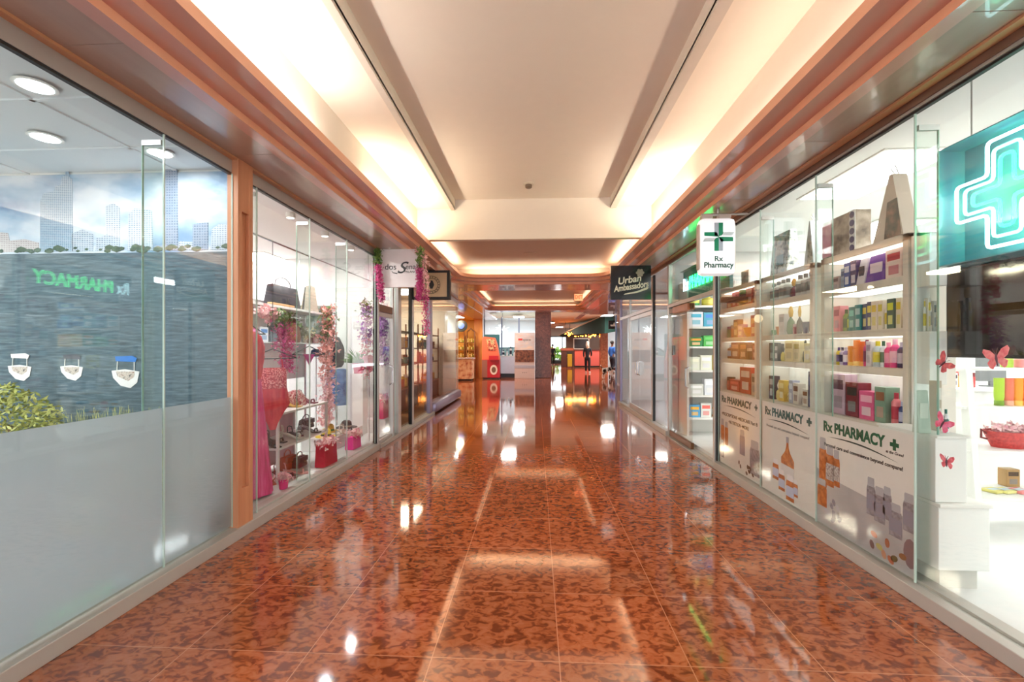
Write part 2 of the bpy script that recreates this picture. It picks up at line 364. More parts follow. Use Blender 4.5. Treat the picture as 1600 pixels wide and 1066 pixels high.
s = bx(GL - .03, GL + .02, yB - .05, yB - .02, .08, 2.69); struct('trim_12', s, BLACK); struct('trim_13', stile(yB + .01, .06), ALU)
def door(name, side, ya, yb, z0, z1, lab, rail=.1, m=ALU, X=None, rot=0, handle_y=None, piv=None):
    X = X if X is not None else (GL if side < 0 else GR)
    o = bpy.data.objects.new(name, None); COL.objects.link(o); o.location = (X, ya, 0); o['kind'] = 'structure'; o['label'] = lab; o['category'] = 'door'
    w = yb - ya
    bx(-.005, .005, .0, w, z0, z1).build('pane', GLASS, o)
    bx(-.02, .02, 0, w, z0, z0 + rail, .004).box(-.02, .02, 0, w, z1 - rail * .8, z1, .004).build('rail', m, o)
    if handle_y is not None:
        sgn = -side
        hx = sgn * .055; hy = handle_y * w
        MB().tube([(sgn * .01, hy, .86), (hx, hy, .88), (hx, hy, 1.12), (sgn * .01, hy, 1.14)], .012).build('handle', CHROME, o, True)
    return o
d1 = door('door_1', -1, yB + .045, yD1 - .03, .03, 1.92, 'glass door of the boutique with slim aluminium frame', .07, handle_y=.85)
bx(GL - .025, GL + .025, yB + .04, yD1 - .02, 1.93, 2.03).build('trim_14', BRONZE)['kind'] = 'structure'
pane('window_8', -1, yB + .04, yD1 - .03, 2.04, 2.69, 'transom pane above the boutique door')
struct('trim_15', stile(yD1, .06), ALU)
yc1 = YX(620, GL); yc2 = YX(641, GL); yc3 = YX(671, GL)
struct('trim_16', stile(yc1, .16, .0, 2.7, d=.10), ALU)
pane('window_9', -1, yD1 + .03, yc1 - .08, .07, 2.69, 'narrow sidelight pane beside the boutique door')
pane('window_10', -1, yc1 + .08, yc2, .10, 2.69, 'first glass pane of the gift shop window')
struct('trim_17', stile(yc2, .04), BLACK); struct('trim_18', stile(yc2 + .09, .10), ALU)
pane('window_11', -1, yc2 + .15, yc3 - .05, .10, 2.69, 'second glass pane of the gift shop window')
struct('trim_19', stile(yc3, .22, d=.08), mat('mauve metal', (142, 132, 158), .3, .4))
pane('window_12', -1, yc3 + .12, 12.95, .24, 2.69, 'long glass pane above the mauve kerb at the corner')
# right side
q = [YX(x, GR) for x in (1430, 1275, 1188)] + [rA - .03]
pane('window_13', 1, .3, q[0], .09, 2.72, 'large clear pharmacy pane nearest on the right')
pane('window_14', 1, Y0, .3, .09, 2.72, 'clear pharmacy pane beside the camera')
for k in range(3):
    pane('window_%d' % (15 + k), 1, q[k], q[k + 1], .09, 2.72, ['pharmacy pane with the widest poster', 'middle pharmacy pane with syrup bottle poster', 'far pharmacy pane next to the door'][k]); fin(1, q[k], .11)
jam = MB(); jam.box(GR - .035, GR + .035, rA, rA + .05, .01, 2.73, .004); struct('trim_20', jam, ALU); struct('trim_21', bx(GR - .02, GR + .02, rA - .03, rA, .09, 2.72), BLACK)
struct('trim_22', bx(GR - .03, GR + .03, rB - .06, rB + .0, .01, 2.73, .004), ALU)
struct('trim_23', bx(GR - .03, GR + .03, rA + .05, rB - .06, 2.045, 2.10, .004), ALU)
pane('window_18', 1, rA + .05, rB - .06, 2.10, 2.725, 'transom pane above the pharmacy door')
dm = YX(1082, GR)
dl = door('door_2', 1, dm, rB - .07, .03, 2.02, 'closed glass leaf of the pharmacy door with bronze rails', .085, BRONZE, handle_y=.12)
bx(-.05, .05, .05, .75, 1.935, 2.03, .006).build('door_closer', noisemat('copper', [(170, 110, 74), (190, 126, 84)], 5, .35), dl)
bx(-.03, .0, .80, .86, 1.30, 1.45, .004).build('lock_box', GREY, dl)
d3 = door('door_3', 1, 0, .92, .03, 2.02, 'glass leaf of the pharmacy door standing open into the shop', .09, BRONZE)
d3.location = (GR + .06, rA + .085, 0); d3.rotation_euler = (0, 0, R(-84))
pane('window_19', 1, rB, rC - .04, .10, 2.72, 'narrow pane between the pharmacy door and the next shop')
struct('trim_24', stile(rC, .07, side=1), ALU); struct('trim_25', bx(GR - .02, GR + .02, rC - .07, rC - .035, .10, 2.72), BLACK)
dd = YX(1000, GR)
door('door_4', 1, rC + .05, dd, .09, 2.10, 'first glass leaf of the next shop door with curved handle', .10, ALU, handle_y=.94)
door('door_5', 1, dd + .02, YX(986, GR), .09, 2.10, 'second glass leaf of the next shop door', .10, ALU, handle_y=.12)
struct('trim_26', bx(GR - .03, GR + .03, rC + .04, rD, 2.11, 2.17), ALU)
pane('window_20', 1, rC + .05, rD, 2.18, 2.72, 'transom panes above the next shop door')
pane('window_21', 1, YX(985, GR), rD, .10, 2.10, 'glass pane at the far right corner of the corridor')
struct('trim_27', stile(YX(985, GR), .05, side=1), ALU); struct('trim_28', stile(rD, .08, side=1), mat('mauve metal', (142, 132, 158), .3, .4))
# set-back storefront beyond
for k in range(4):
    a = 12.2 + k * 1.6; pane('window_%d' % (22 + k), 1, a, a + 1.56, .05, 2.7, 'set-back glass pane %s from the right corner' % ORD[k], X=3.2)
    struct('trim_%d' % (29 + k), bx(3.17, 3.23, a + 1.56, a + 1.62, 0, 2.75), mat('blue grey metal', (110, 122, 150), .3, .5))
struct('ceiling_side', bx(2.03, 3.4, 11.9, 18.8, 2.79, 2.83).box(-2.9, -2.19, 13.2, 22, 2.79, 2.83), SOFF)

# ------------------------------------------------------------------ rooms behind the glass
WP = mat('shop wall paint', (238, 238, 236), .6, var=.02)
struct('wall_office_back', bx(-8.0, -2.28, 3.36, 3.44, 0, 3.1), WP)
struct('wall_office_left', bx(-8.1, -8.0, Y0, 3.44, 0, 3.1), WP); struct('wall_left_rear', bx(-8.1, -2.3, Y0 - .1, Y0, 0, 3.1), WP)
struct('wall_boutique_back', bx(-5.4, -5.3, 3.44, 7.25, 0, 3.1), mat('pale pink wall', (196, 172, 182), .6, var=.05)); struct('wall_boutique_far', bx(-5.3, -2.32, 7.22, 7.28, 0, 3.1), WP)
struct('wall_gift_back', bx(-5.4, -5.3, 7.25, 13.2, 0, 3.1), mat('gift shop wall', (206, 176, 130), .6)); struct('wall_gift_far', bx(-5.3, -2.32, 13.1, 13.2, 0, 3.1), WP)
GOLD = mat('golden wall', (232, 176, 84), .5)
struct('wall_gold_back', bx(-4.5, -4.4, 13.2, 22.4, 0, 3.0), GOLD); struct('wall_gold_far', bx(-4.4, -2.72, 22.1, 22.2, 0, 3.0), GOLD)
struct('floor_office', bx(-8, -2.30, Y0, 3.36, 0, .05), mat('grey carpet', (190, 192, 190), .9)); struct('floor_boutique', bx(-5.3, -2.30, 3.44, 7.22, 0, .09), FLOWHITE)
struct('floor_gift', bx(-5.3, -2.30, 7.28, 13.1, 0, .07), mat('wood floor', (150, 110, 76), .4))
struct('floor_pharmacy', bx(2.20, 6.0, Y0, 7.5, 0, .075), FLOWHITE)
struct('wall_pharmacy_back', bx(6.0, 6.1, Y0, 7.6, 0, 3.1), WP); struct('wall_pharmacy_far', bx(2.16, 6.0, 7.52, 7.6, 0, 3.1), WP); struct('wall_right_rear', bx(2.2, 6.1, Y0 - .1, Y0, 0, 3.1), WP)
struct('wall_right_shop_back', bx(5.4, 5.5, 7.6, 18.8, 0, 3.1), mat('lilac wall', (196, 200, 220), .6)); struct('wall_right_shop_far', bx(3.3, 5.4, 18.8, 18.9, 0, 3.1), WP); struct('wall_right_shop_side', bx(2.2, 5.4, 11.9, 12.0, 0, 3.1), WP)
struct('floor_right_shop', bx(2.2, 5.4, 7.6, 11.9, 0, .08), mat('pale floor', (196, 190, 190), .35))
def tgrid(name, x0, x1, y0, y1, z, sx, sy_, m, ox=0, oy=0, skip=()):
    b = MB(); y = y0 + oy
    b.box(x0, x1, y0, y1, z + .006, z + .05)
    x = x0 + ox
    while x < x1: b.box(x - .012, x + .012, y0, y1, z - .004, z + .007); x += sx
    while y < y1: b.box(x0, x1, y - .012, y + .012, z - .004, z + .007); y += sy_
    return struct(name, b, m)
tgrid('ceiling_office', -8, -2.29, Y0, 3.36, 2.76, 1.2, .6, mat('ceiling tile', (226, 230, 232), .8, var=.02), .45, .36)
struct('ceiling_boutique', bx(-5.3, -2.30, 3.44, 7.22, 2.85, 2.9), mat('boutique ceiling', (232, 228, 224), .8, var=.02))
struct('ceiling_gift', bx(-5.3, -2.30, 7.28, 13.1, 2.85, 2.9), CREAM); struct('ceiling_gold', bx(-4.4, -2.9, 13.2, 22.1, 2.79, 2.85), GOLD)
struct('ceiling_pharmacy', bx(2.16, 6.0, Y0, 7.5, 2.95, 3.0), mat('pharmacy ceiling', (240, 242, 240), .8, var=.02)); struct('ceiling_right_shop', bx(2.16, 5.4, 7.6, 11.9, 2.85, 2.9), CREAM)
# ceiling lamps in the shops, most of them added for light
def troffer(p, w, l, lab, grp=None):
    t = thing('ceiling_light', lab, 'light', p, group=grp)
    bx(-w / 2 - .03, w / 2 + .03, -l / 2 - .03, l / 2 + .03, -.012, 0).build('frame', WHITE, t); bx(-w / 2, w / 2, -l / 2, l / 2, -.018, -.010).build('diffuser', glow('panel glow', (255, 255, 255), 6), t)
for k, (n_, p_, e_, c_) in enumerate(ADDED_PANELS):
    i_ = sum(1 for q_ in ADDED_PANELS[:k] if q_[0] == n_)
    troffer((p_[0], p_[1], p_[2] + .024), .6, 1.2, 'added flat white light panel on the %s ceiling, %s in that room' % (n_, ORD[i_]), 'added ceiling light panels')
area('panel_lamp', (onZ(1358, 276, 2.95).x, onZ(1358, 276, 2.95).y, 2.925), (.55, 1.15), 26, (.97, 1, .98)); area('panel_lamp', (onZ(418, 406, 2.85).x, onZ(418, 406, 2.85).y, 2.825), (.6, 1.2), 22, (1, .98, .96))
for k, y_ in enumerate((3.95, 4.75, 5.55, 6.35)):  # row of spots added to brighten the goods behind the glass
    t = thing('spotlight', 'added small round ceiling spotlight above the boutique window, %s from the wooden post' % ORD[k], 'light', (-2.62, y_, 2.85), group='added boutique window spotlights')
    MB().lathe([(.045, 0), (.05, -.05), (.04, -.055)], n=16).build('housing', WHITE, t, True); MB().lathe([(.035, -.056), (0, -.057)], n=14).build('lens', glow('added spot glow', (255, 250, 240), 10), t); area('added_spot_lamp', (-2.62, y_, 2.785), (.07, .07), 11, (1, .97, .93))
pp = onZ(1358, 276, 2.95); troffer(pp, .55, 1.15, 'square white light panel on the pharmacy ceiling above the shelves')
pp = onZ(418, 406, 2.85); troffer(pp, .6, 1.2, 'white light panel on the boutique ceiling')
for i, (x, y) in enumerate(((55, 133), (71, 214), (250, 238))):
    p = onZ(x, y, 2.756); t = thing('downlight', ['round recessed downlight nearest in the office ceiling', 'round recessed downlight in the middle of the office ceiling', 'small round downlight closest to the skyline wall'][i], 'light', p, group='office downlights')
    MB().lathe([(.075, 0), (.085, 0), (.09, -.006), (.075, -.008)], n=20).build('trim_ring', WHITE, t, True); MB().lathe([(.07, -.002), (.07, -.010), (0, -.012)], n=20).build('lens', glow('downlight glow', (235, 246, 255), 14), t)
    area('downlight_lamp', (p.x, p.y, p.z - .02), (.12, .12), 4, (.9, .96, 1))
# sprinkler / detector on the main ceiling
p = onZ(826, 287, 3.58)
t = thing('smoke_detector', 'small round cream smoke detector on the corridor ceiling', 'detector', p)
MB().lathe([(.075, 0), (.075, -.012), (.055, -.018), (0, -.018)], n=20).build('base', cm((224, 214, 196)), t, True); MB().lathe([(.045, -.018), (.045, -.05), (.03, -.062), (0, -.064)], n=16).build('sensor', cm((120, 104, 88)), t, True)
for p, w in ((onZ(828, 396, 3.15), 'darker bay beyond the beam'),):
    tag(MB().lathe([(.12, 0), (.12, -.01), (0, -.012)], (0, 0, 0), 20).build('ceiling_speaker', TAUPE, loc=p), 'round flush ceiling speaker in the ' + w, 'speaker')

# ================================================================== MURAL
mu = thing('mural', 'printed bay skyline mural with sea and moored boats on the office wall', 'mural', (-5.1, 3.352, 0))
def mx(px): return XY(px, 3.35) + 5.1
def mz(py): return onY(200, py, 3.35).z
zt, zw, zb = 2.745, mz(395), .3
bx(-2.6, 2.78, -.006, 0, zw, zt).build('sky_print', noisemat('mural sky', [(120, 152, 184), (164, 186, 206), (204, 212, 222), (222, 226, 230)], 1.6, .5, (1, 1, 1.8), 5, stops=[.34, .44, .54, .66]), mu)
bx(-2.6, 2.78, -.006, 0, zb, zw).build('sea_print', noisemat('mural sea', [(48, 68, 76), (74, 96, 106), (104, 124, 132)], 7, .5, (1, 1, 9), 5, stops=[.3, .5, .72]), mu)
def tower_mat(nm, col, win, w, h):
    m = mat(nm, col, .6); n, l = nt(m); b = n['Principled BSDF']; tc = n.new('ShaderNodeTexCoord'); mp = n.new('ShaderNodeMapping'); mp.inputs['Rotation'].default_value = (R(-90), 0, 0)
    br = n.new('ShaderNodeTexBrick'); br.offset = 0; br.inputs['Scale'].default_value = 1; br.inputs['Brick Width'].default_value = w; br.inputs['Row Height'].default_value = h; br.inputs['Mortar Size'].default_value = h * .22
    br.inputs['Color1'].default_value = lin(win) + (1,); br.inputs['Color2'].default_value = lin(tuple(min(255, v + 24) for v in win)) + (1,); br.inputs['Mortar'].default_value = lin(col) + (1,)
    l.new(tc.outputs['Object'], mp.inputs[0]); l.new(mp.outputs[0], br.inputs[0]); l.new(br.outputs[0], b.inputs['Base Color']); return m
T1 = tower_mat('tower print', (176, 192, 206), (100, 128, 152), .016, .013); T2 = tower_mat('tall tower print', (150, 162, 180), (96, 114, 138), .02, .02); T3 = tower_mat('low block print', (196, 204, 212), (130, 146, 164), .02, .016)
def tw(pts, m, nm='tower_print'): MB().prism([(mx(a), mz(b)) for a, b in pts], 'y', -.009, -.0062).build(nm, m, mu)
tw([(64, 392), (64, 312), (70, 300), (85, 298), (88, 290), (97, 287), (98, 275), (103, 272), (104, 265), (109, 266), (110, 275), (114, 278), (115, 392)], T1)
tw([(166, 392), (166, 322), (178, 318), (188, 324), (188, 392)], T3); tw([(200, 392), (202, 335), (212, 326), (238, 330), (240, 392)], T3)
tw([(258, 392), (258, 256), (262, 250), (278, 250), (279, 392)], T2); tw([(302, 392), (302, 352), (326, 350), (326, 392)], T2); tw([(330, 392), (332, 360), (345, 352), (362, 356), (362, 392)], T3)
tw([(114, 392), (114, 364), (130, 358), (147, 366), (147, 392)], T3); tw([(0, 392), (0, 360), (14, 362), (16, 374), (40, 372), (62, 378), (62, 392)], tower_mat('warm block print', (206, 198, 196), (164, 150, 150), .02, .016))
tw([(150, 392), (152, 372), (166, 368), (166, 392)], T3); tw([(280, 392), (280, 378), (302, 380), (302, 392)], T3)
m = MB()
for k in range(60):
    x = random.uniform(-60, 362); m.ball((mx(x), -.009, mz(390) + random.uniform(-.01, .02)), random.uniform(.012, .035), 1, (1.3, .12, .7))
m.build('tree_line_print', noisemat('mural trees', [(62, 84, 72), (96, 116, 96)], 30, .7), mu)['kind'] = 'stuff'
for (bxp, byp, s_, cc, nm) in ((32, 580, 1, (240, 236, 232), 'white'), (113, 580, .95, (70, 72, 84), 'grey'), (197, 588, 1.15, (44, 120, 200), 'blue')):
    b_ = bpy.data.objects.new('boat_print', None); COL.objects.link(b_); b_.parent = mu; b_.location = (mx(bxp), -.010, mz(byp)); b_['label'] = 'moored boat with %s canopy in the mural' % nm
    k = .105 * s_
    MB().prism([(-.9 * k, .35 * k), (-.8 * k, -.1 * k), (-.3 * k, -.6 * k), (.35 * k, -.75 * k), (.8 * k, -.4 * k), (.95 * k, .3 * k), (0, .45 * k)], 'y', -.001, .001).build('hull', cm((236, 232, 228)), b_)
    MB().prism([(-.6 * k, .3 * k), (-.5 * k, 0), (.2 * k, -.3 * k), (.6 * k, -.05 * k), (.65 * k, .3 * k)], 'y', -.002, -.0012).build('seats', noisemat('boat seats', [(120, 70, 60), (220, 205, 190), (70, 60, 60)], 40, .6), b_)
    MB().prism([(-.65 * k, 1.25 * k), (-.6 * k, .95 * k), (.7 * k, .9 * k), (.8 * k, 1.15 * k), (.5 * k, 1.3 * k)], 'y', -.003, -.002).build('canopy', cm(cc), b_)
    MB().tube([(-.5 * k, 0, 1 * k), (-.55 * k, 0, .3 * k)], .003).build('canopy_pole', WHITE, b_); MB().tube([(.6 * k, 0, 1 * k), (.6 * k, 0, .3 * k)], .003).build('canopy_pole', WHITE, b_)
LEAFY = noisemat('yellow green leaves', [(96, 110, 50), (176, 178, 92), (214, 206, 130)], 25, .6)
def tuft(px, py, n, w, h, X):
    m = MB()
    for k in range(n):
        a = random.uniform(-w, w); z = random.uniform(-h, h) * (1 - abs(a) / w * .6)
        p = Vector((a, random.uniform(-.05, .05), z)); d = Vector((random.uniform(-1, 1), random.uniform(-1, 1), random.uniform(-.3, 1))).normalized() * .03; u = d.orthogonal().normalized() * .009
        m.quad(p - d, p + u, p + d, p - u)
    return m
fl = thing('potted_plant', 'pale yellow green bushy plant behind the frosted film at far left', 'plant', (XY(12, 3.05), 3.05, .05))
MB().lathe([(.14, 0), (.19, .36), (.17, .36), (.15, .3), (0, .3)], n=18).build('pot', cm((210, 206, 200)), fl, True)
m = tuft(0, 0, 1400, .38, .34, 0); m.build('foliage', LEAFY, fl, loc=(0, 0, .78)); MB().tube([(0, 0, .3), (.02, 0, .8)], .014).build('stem', cm((110, 90, 60)), fl)
h = thing('planter_box', 'long low planter of yellow green grass under the sea mural', 'planter', (-2.88, 3.1, .05)); bx(-.42, .54, -.12, .12, 0, .3, .01).build('box', cm((160, 160, 150)), h); m = MB()
for k in range(520):
    a = random.choice([random.uniform(-.38, -.1), random.uniform(-.1, .5)]); r_ = random.uniform(-.1, .1); hh = random.uniform(.35, .66) ; l_ = random.uniform(-.08, .08)
    m.quad((a, r_, .28), (a + .006, r_, .28), (a + l_ + .002, r_ + l_, .28 + hh), (a + l_, r_ + l_, .28 + hh))
m.build('grass', LEAFY, h)
# office furniture showing as shapes through the glass
t = thing('reception_desk', 'low grey reception desk in the boat rental office', 'desk', (-4.2, 1.6, .05))
bx(-.35, .35, -.7, .7, .70, .74, .006).build('desk_top', cm((206, 208, 208)), t); bx(-.3, .3, -.65, .65, 0, .70).build('desk_body', cm((176, 182, 184)), t)
#@@P3
# ================================================================== SIGNS HANGING OVER THE CORRIDOR
def sign_root(name, lab, x, y, z): return thing(name, lab, 'sign', (x, y, z))
GREEN, DKGREEN = cm((0, 140, 96)), cm((16, 84, 58))
# white Rx Pharmacy light box
Yp = 4.62; x0, x1 = XY(1093, Yp), XY(1149, Yp); zt, zb = onY(1120, 341, Yp).z, onY(1120, 430, Yp).z; w, hh = x1 - x0, zt - zb
t = sign_root('pharmacy_sign', 'white rounded hanging sign with green cross reading Rx Pharmacy', (x0 + x1) / 2, Yp, zb)
b = bx(-w / 2, w / 2, -.03, .11, 0, hh, .045); b.build('light_box', mat('sign white', (246, 246, 250), .35, emit=.35), t, True)
SD = cm((198, 186, 176)); bx(-w / 2 - .01, w / 2 + .01, .0, .08, .05, hh - .05, .02).build('side_band', SD, t)
Yf = -.032
def flat(pts, m, nm, y=Yf, d=.0015, parent=None): return MB().prism(pts, 'y', y - d, y).build(nm, m, parent or t)
cz = hh * .66; a = w * .40; k = a * .30; SIL = cm((176, 188, 200))
flat([(0, cz), (0, cz + a), (k, cz + a), (k, cz + k * .6)], GREEN, 'cross_arm'); flat([(-k, cz + a), (0, cz + a), (0, cz), (-k, cz + k * .3)], SIL, 'cross_arm')
flat([(-a, cz + k * 1.1), (-k * .5, cz + k * 1.1), (0, cz), (-a, cz + k * .25)], GREEN, 'cross_arm'); flat([(a, cz - k * 1.1), (k * .5, cz - k * 1.1), (0, cz), (a, cz - k * .1)], GREEN, 'cross_arm')
flat([(-k, cz - a), (0, cz - a), (0, cz), (-k, cz - k * .6)], GREEN, 'cross_arm'); flat([(0, cz - a), (k, cz - a), (k, cz - k * .6), (0, cz)], SIL, 'cross_arm')
for q_ in range(7):
    u = k * .5 + q_ * (a - k * .6) / 7
    flat([(u, cz + .01), (u + .006, cz + .01), (u + .034, cz + k * 1.1), (u + .026, cz + k * 1.1)], DKGREEN, 'stripe'); flat([(-u - .034, cz - k * 1.1), (-u - .026, cz - k * 1.1), (-u, cz - .01), (-u - .006, cz - .01)], DKGREEN, 'stripe')
text('Rx', .075, DKGREEN, t, (0, Yf, hh * .275), bold=.0012); text('Pharmacy', .075, DKGREEN, t, (0, Yf, hh * .165), bold=.002, fit=w * .82)
bk = MB(); zt2 = 2.795 - zb
bk.tube([(-w / 2 + .03, .04, hh + .045), (GR - (x0 + x1) / 2 - .02, .04, hh + .05)], .012).tube([(-w / 2 + .06, .04, hh + .045), (-w / 2 + .06, .04, hh + .0)], .02).tube([(w / 2 - .08, .04, hh + .045), (w / 2 - .08, .04, hh)], .02).tube([(.02, .04, hh + .05), (.02, .04, max(zt2, hh + .07))], .008)
bk.build('bracket', ALU, t); bx(-w / 2 + .03, -w / 2 + .13, .0, .08, hh + .002, hh + .04).build('hanger_clamp', SD, t); bx(w / 2 - .15, w / 2 - .04, .0, .08, hh + .002, hh + .04).build('hanger_clamp', SD, t)
# dosSena sign
Yp = 6.25; x0, x1 = -2.18, XY(656, Yp); zt, zb = 2.78, onY(620, 449, Yp).z; w, hh = x1 - x0, zt - zb
t = sign_root('boutique_sign', 'square white hanging sign with black dosSena lettering', (x0 + x1) / 2, Yp, zb)
bx(-w / 2, w / 2, 0, .04, 0, hh, .003).build('sign_panel', mat('panel white', (234, 226, 226), .5), t)
text('dos', .115, DARK, t, (-.125, -.003, hh * .53), bold=.0004); text('S', .23, DARK, t, (.015, -.003, hh * .50), shear=.45, bold=.001, xs=1.1); text('ena', .105, DARK, t, (.158, -.003, hh * .53), bold=.0004)
text('MILANO', .045, DARK, t, (.16, -.003, hh * .40))
MB().tube([(-.03, -.001, hh * .36), (-.09, -.001, hh * .38), (-.11, -.001, hh * .43)], [.008, .005, .002]).build('s_tail', DARK, t)
MB().tube([(-w / 2 + .04, .02, hh), (-w / 2 + .04, .02, hh + .022)], .006).tube([(w / 2 - .04, .02, hh), (w / 2 - .04, .02, hh + .022)], .006).build('hanger', CHROME, t)
SIGN_D = (x0, x1, Yp, zb, zt)
# round-logo sign
Yp = 8.05; x0, x1 = XY(643, Yp), XY(703, Yp); zb, zt = onY(690, 468, Yp).z, 2.79; w, hh = x1 - x0, zt - zb
t = sign_root('gift_shop_sign', 'black framed cream sign with a circular black emblem behind the dosSena sign', (x0 + x1) / 2, Yp, zb)
bx(-w / 2, w / 2, -.02, .12, 0, hh, .004).build('frame', BLACK, t); bx(-w / 2 + .05, w / 2 - .05, -.03, -.02, .045, hh - .045).build('sign_panel', cm((196, 172, 142)), t)
for r_ in (.155, .115): MB().tube([(r_ * math.cos(R(a)) + .02, -.032, hh / 2 + r_ * math.sin(R(a))) for a in range(0, 360, 12)], .004, 5, True).build('emblem_ring', DARK, t)
for a_ in range(0, 360, 20): bx(-.006, .006, -.034, -.030, -.011, .011, M=Matrix.Translation((.02 + .135 * math.cos(R(a_)), 0, hh / 2 + .135 * math.sin(R(a_)))) @ Matrix.Rotation(-R(a_ + 90), 4, 'Y')).build('emblem_mark', DARK, t)
MB().prism([(.0, hh / 2 - .07), (.04, hh / 2 - .07), (.07, hh / 2), (.045, hh / 2 + .07), (.015, hh / 2 + .08), (-.03, hh / 2 + .02)], 'y', -.034, -.030).build('emblem_center', DARK, t)
# Urban Ambassadors
Yp = 7.75; x0, x1 = XY(954, Yp), XY(1017, Yp); zb, zt = onY(985, 468, Yp).z, 2.79; w, hh = x1 - x0, zt - zb
t = sign_root('apparel_sign', 'black hanging sign with white old style Urban Ambassadors lettering', (x0 + x1) / 2, Yp, zb)
bx(-w / 2, w / 2, -.02, .08, 0, hh, .004).build('sign_box', mat('gloss black', (10, 12, 12), .15), t)
IV = cm((236, 228, 208)); rt = (R(90), R(-9), 0)
text('Urban', .155, IV, t, (-.03, -.024, hh * .57), rt, bold=.004, shear=.25); text('Ambassadors', .14, IV, t, (-.0, -.024, hh * .37), rt, bold=.004, fit=w * .88, shear=.25)
MB().prism([(-.12, .075), (.1, .105), (.27, .165), (.29, .195), (.26, .20), (.1, .135), (-.1, .095)], 'y', -.026, -.022).build('tail_swash', IV, t)
em = MB()
for a_, r_ in ((0, .0), (0, .045), (60, .045), (120, .045), (180, .045), (240, .045), (300, .045)): em.lathe([(.024, -.002), (.024, .002)], n=12, M=Matrix.Translation((.15 + r_ * math.cos(R(a_)), -.024, hh * .78 + r_ * math.sin(R(a_)))) @ Matrix.Rotation(R(90), 4, 'X'))
em.build('flower_emblem', cm((176, 168, 150)), t)
# far small sign
p0, p1 = onY(951, 501, 19.5), onY(968, 514, 19.5)
t = sign_root('small_shop_sign', 'small black sign with white crown emblem far down on the right', (p0.x + p1.x) / 2, 19.5, p1.z); w = p1.x - p0.x; hh = p0.z - p1.z
bx(-w / 2, w / 2, 0, .08, 0, hh).build('sign_box', BLACK, t); MB().prism([(-.14, hh * .3), (.14, hh * .3), (.16, hh * .5), (.04, hh * .5), (0, hh * .8), (-.04, hh * .5), (-.16, hh * .5)], 'y', -.006, 0).build('emblem', WHITE, t)
MB().tube([(0, .04, hh), (0, .04, 3.35 - p1.z)], .02).build('hanger', DARK, t)
# EXIT sign
Yp = 14.0; p0, p1 = onY(897, 459, Yp), onY(911, 470.5, Yp); w = p1.x - p0.x; hh = p0.z - p1.z
t = sign_root('exit_sign', 'small glowing orange EXIT sign hanging in the second ceiling bay', (p0.x + p1.x) / 2, Yp, p1.z)
bx(-w / 2, w / 2, 0, .05, 0, hh, .004).build('housing', cm((236, 180, 140)), t); bx(-w / 2 + .01, w / 2 - .01, -.004, 0, .01, hh - .01).build('lit_face', glow('exit face', (250, 170, 120), .9), t)
text('EXIT', .16, glow('exit red', (220, 60, 20), 1.5), t, (0, -.006, hh / 2), bold=.004, fit=w * .8); MB().tube([(0, .025, hh), (0, .025, 3.10 - p1.z)], .012).build('stem', ALU, t)

# ------------------------------------------------------------------ flower garlands
def petals(pts, n, r, size, m, name, parent, sub=1):
    b = MB(); pts = [Vector(p) for p in pts]
    for k in range(n):
        i = random.random() * (len(pts) - 1); a = pts[int(i)].lerp(pts[min(int(i) + 1, len(pts) - 1)], i % 1)
        p = a + Vector((random.gauss(0, 1), random.gauss(0, 1), random.gauss(0, .6))) * r * .5
        ax = Vector((random.uniform(-1, 1), random.uniform(-1, 1), random.uniform(-1, 1))).normalized(); u = ax.orthogonal().normalized(); v = ax.cross(u); s = size * random.uniform(.6, 1.2)
        for q_ in range(3):
            an = q_ * 2.1; d = u * math.cos(an) + v * math.sin(an); e = u * math.cos(an + .8) + v * math.sin(an + .8); f_ = u * math.cos(an - .8) + v * math.sin(an - .8)
            b.quad(p, p + f_ * s * .6, p + d * s + ax * s * .3, p + e * s * .6)
    return b.build(name, m, parent)
MAG = noisemat('magenta blossom', [(150, 30, 92), (204, 64, 132), (232, 120, 170)], 30, .6); PNK = noisemat('pale pink blossom', [(232, 150, 166), (246, 196, 200), (252, 224, 214)], 30, .6); LIL = noisemat('lilac blossom', [(130, 70, 150), (176, 110, 190), (214, 160, 214)], 30, .6)
GRN = noisemat('leaf green', [(56, 84, 34), (98, 128, 54), (140, 160, 80)], 24, .55); ROSE = noisemat('rose blossom', [(190, 70, 110), (222, 120, 140), (240, 180, 180)], 30, .6)
def garland(lab, pts, segs, grp=None, r=.05):
    pts = [Vector(p) for p in pts]; base = pts[-1]
    t = thing('flower_garland', lab, 'garland', base, group=grp); P = [p - base for p in pts]
    MB().tube(P, .004, 5).build('vine', GRN, t)
    L = len(P) - 1
    for (f0, f1, m, n, nm, sz) in segs:
        q = [P[0].lerp(P[-1], f) if L == 1 else P[min(int(f * L), L - 1)].lerp(P[min(int(f * L) + 1, L)], f * L - min(int(f * L), L - 1)) for f in (f0, (f0 + f1) / 2, f1)]
        petals(q, n, r, sz, m, nm, t)
    return t
x0, x1, Yp, zb, zt = SIGN_D
ZZ = lambda py, Y=6.2: onY(620, py, Y).z
X_ = lambda px, Y=6.2: XY(px, Y)
garland('magenta flower garland hanging down the left edge of the white dosSena sign', [(X_(591), 6.17, 2.76), (X_(593), 6.16, ZZ(430)), (X_(599), 6.16, ZZ(474))], [(0, .3, GRN, 260, 'leaves', .022), (.3, .95, MAG, 900, 'blossoms', .016)], r=.045)
garland('tall magenta and pale pink garland down the right edge of the dosSena sign', [(X_(658), 6.15, 2.78), (X_(657), 6.14, ZZ(440)), (X_(657), 6.14, ZZ(470))], [(.0, .32, GRN, 150, 'leaves', .022), (.3, 1, MAG, 1000, 'blossoms', .016)], r=.045)
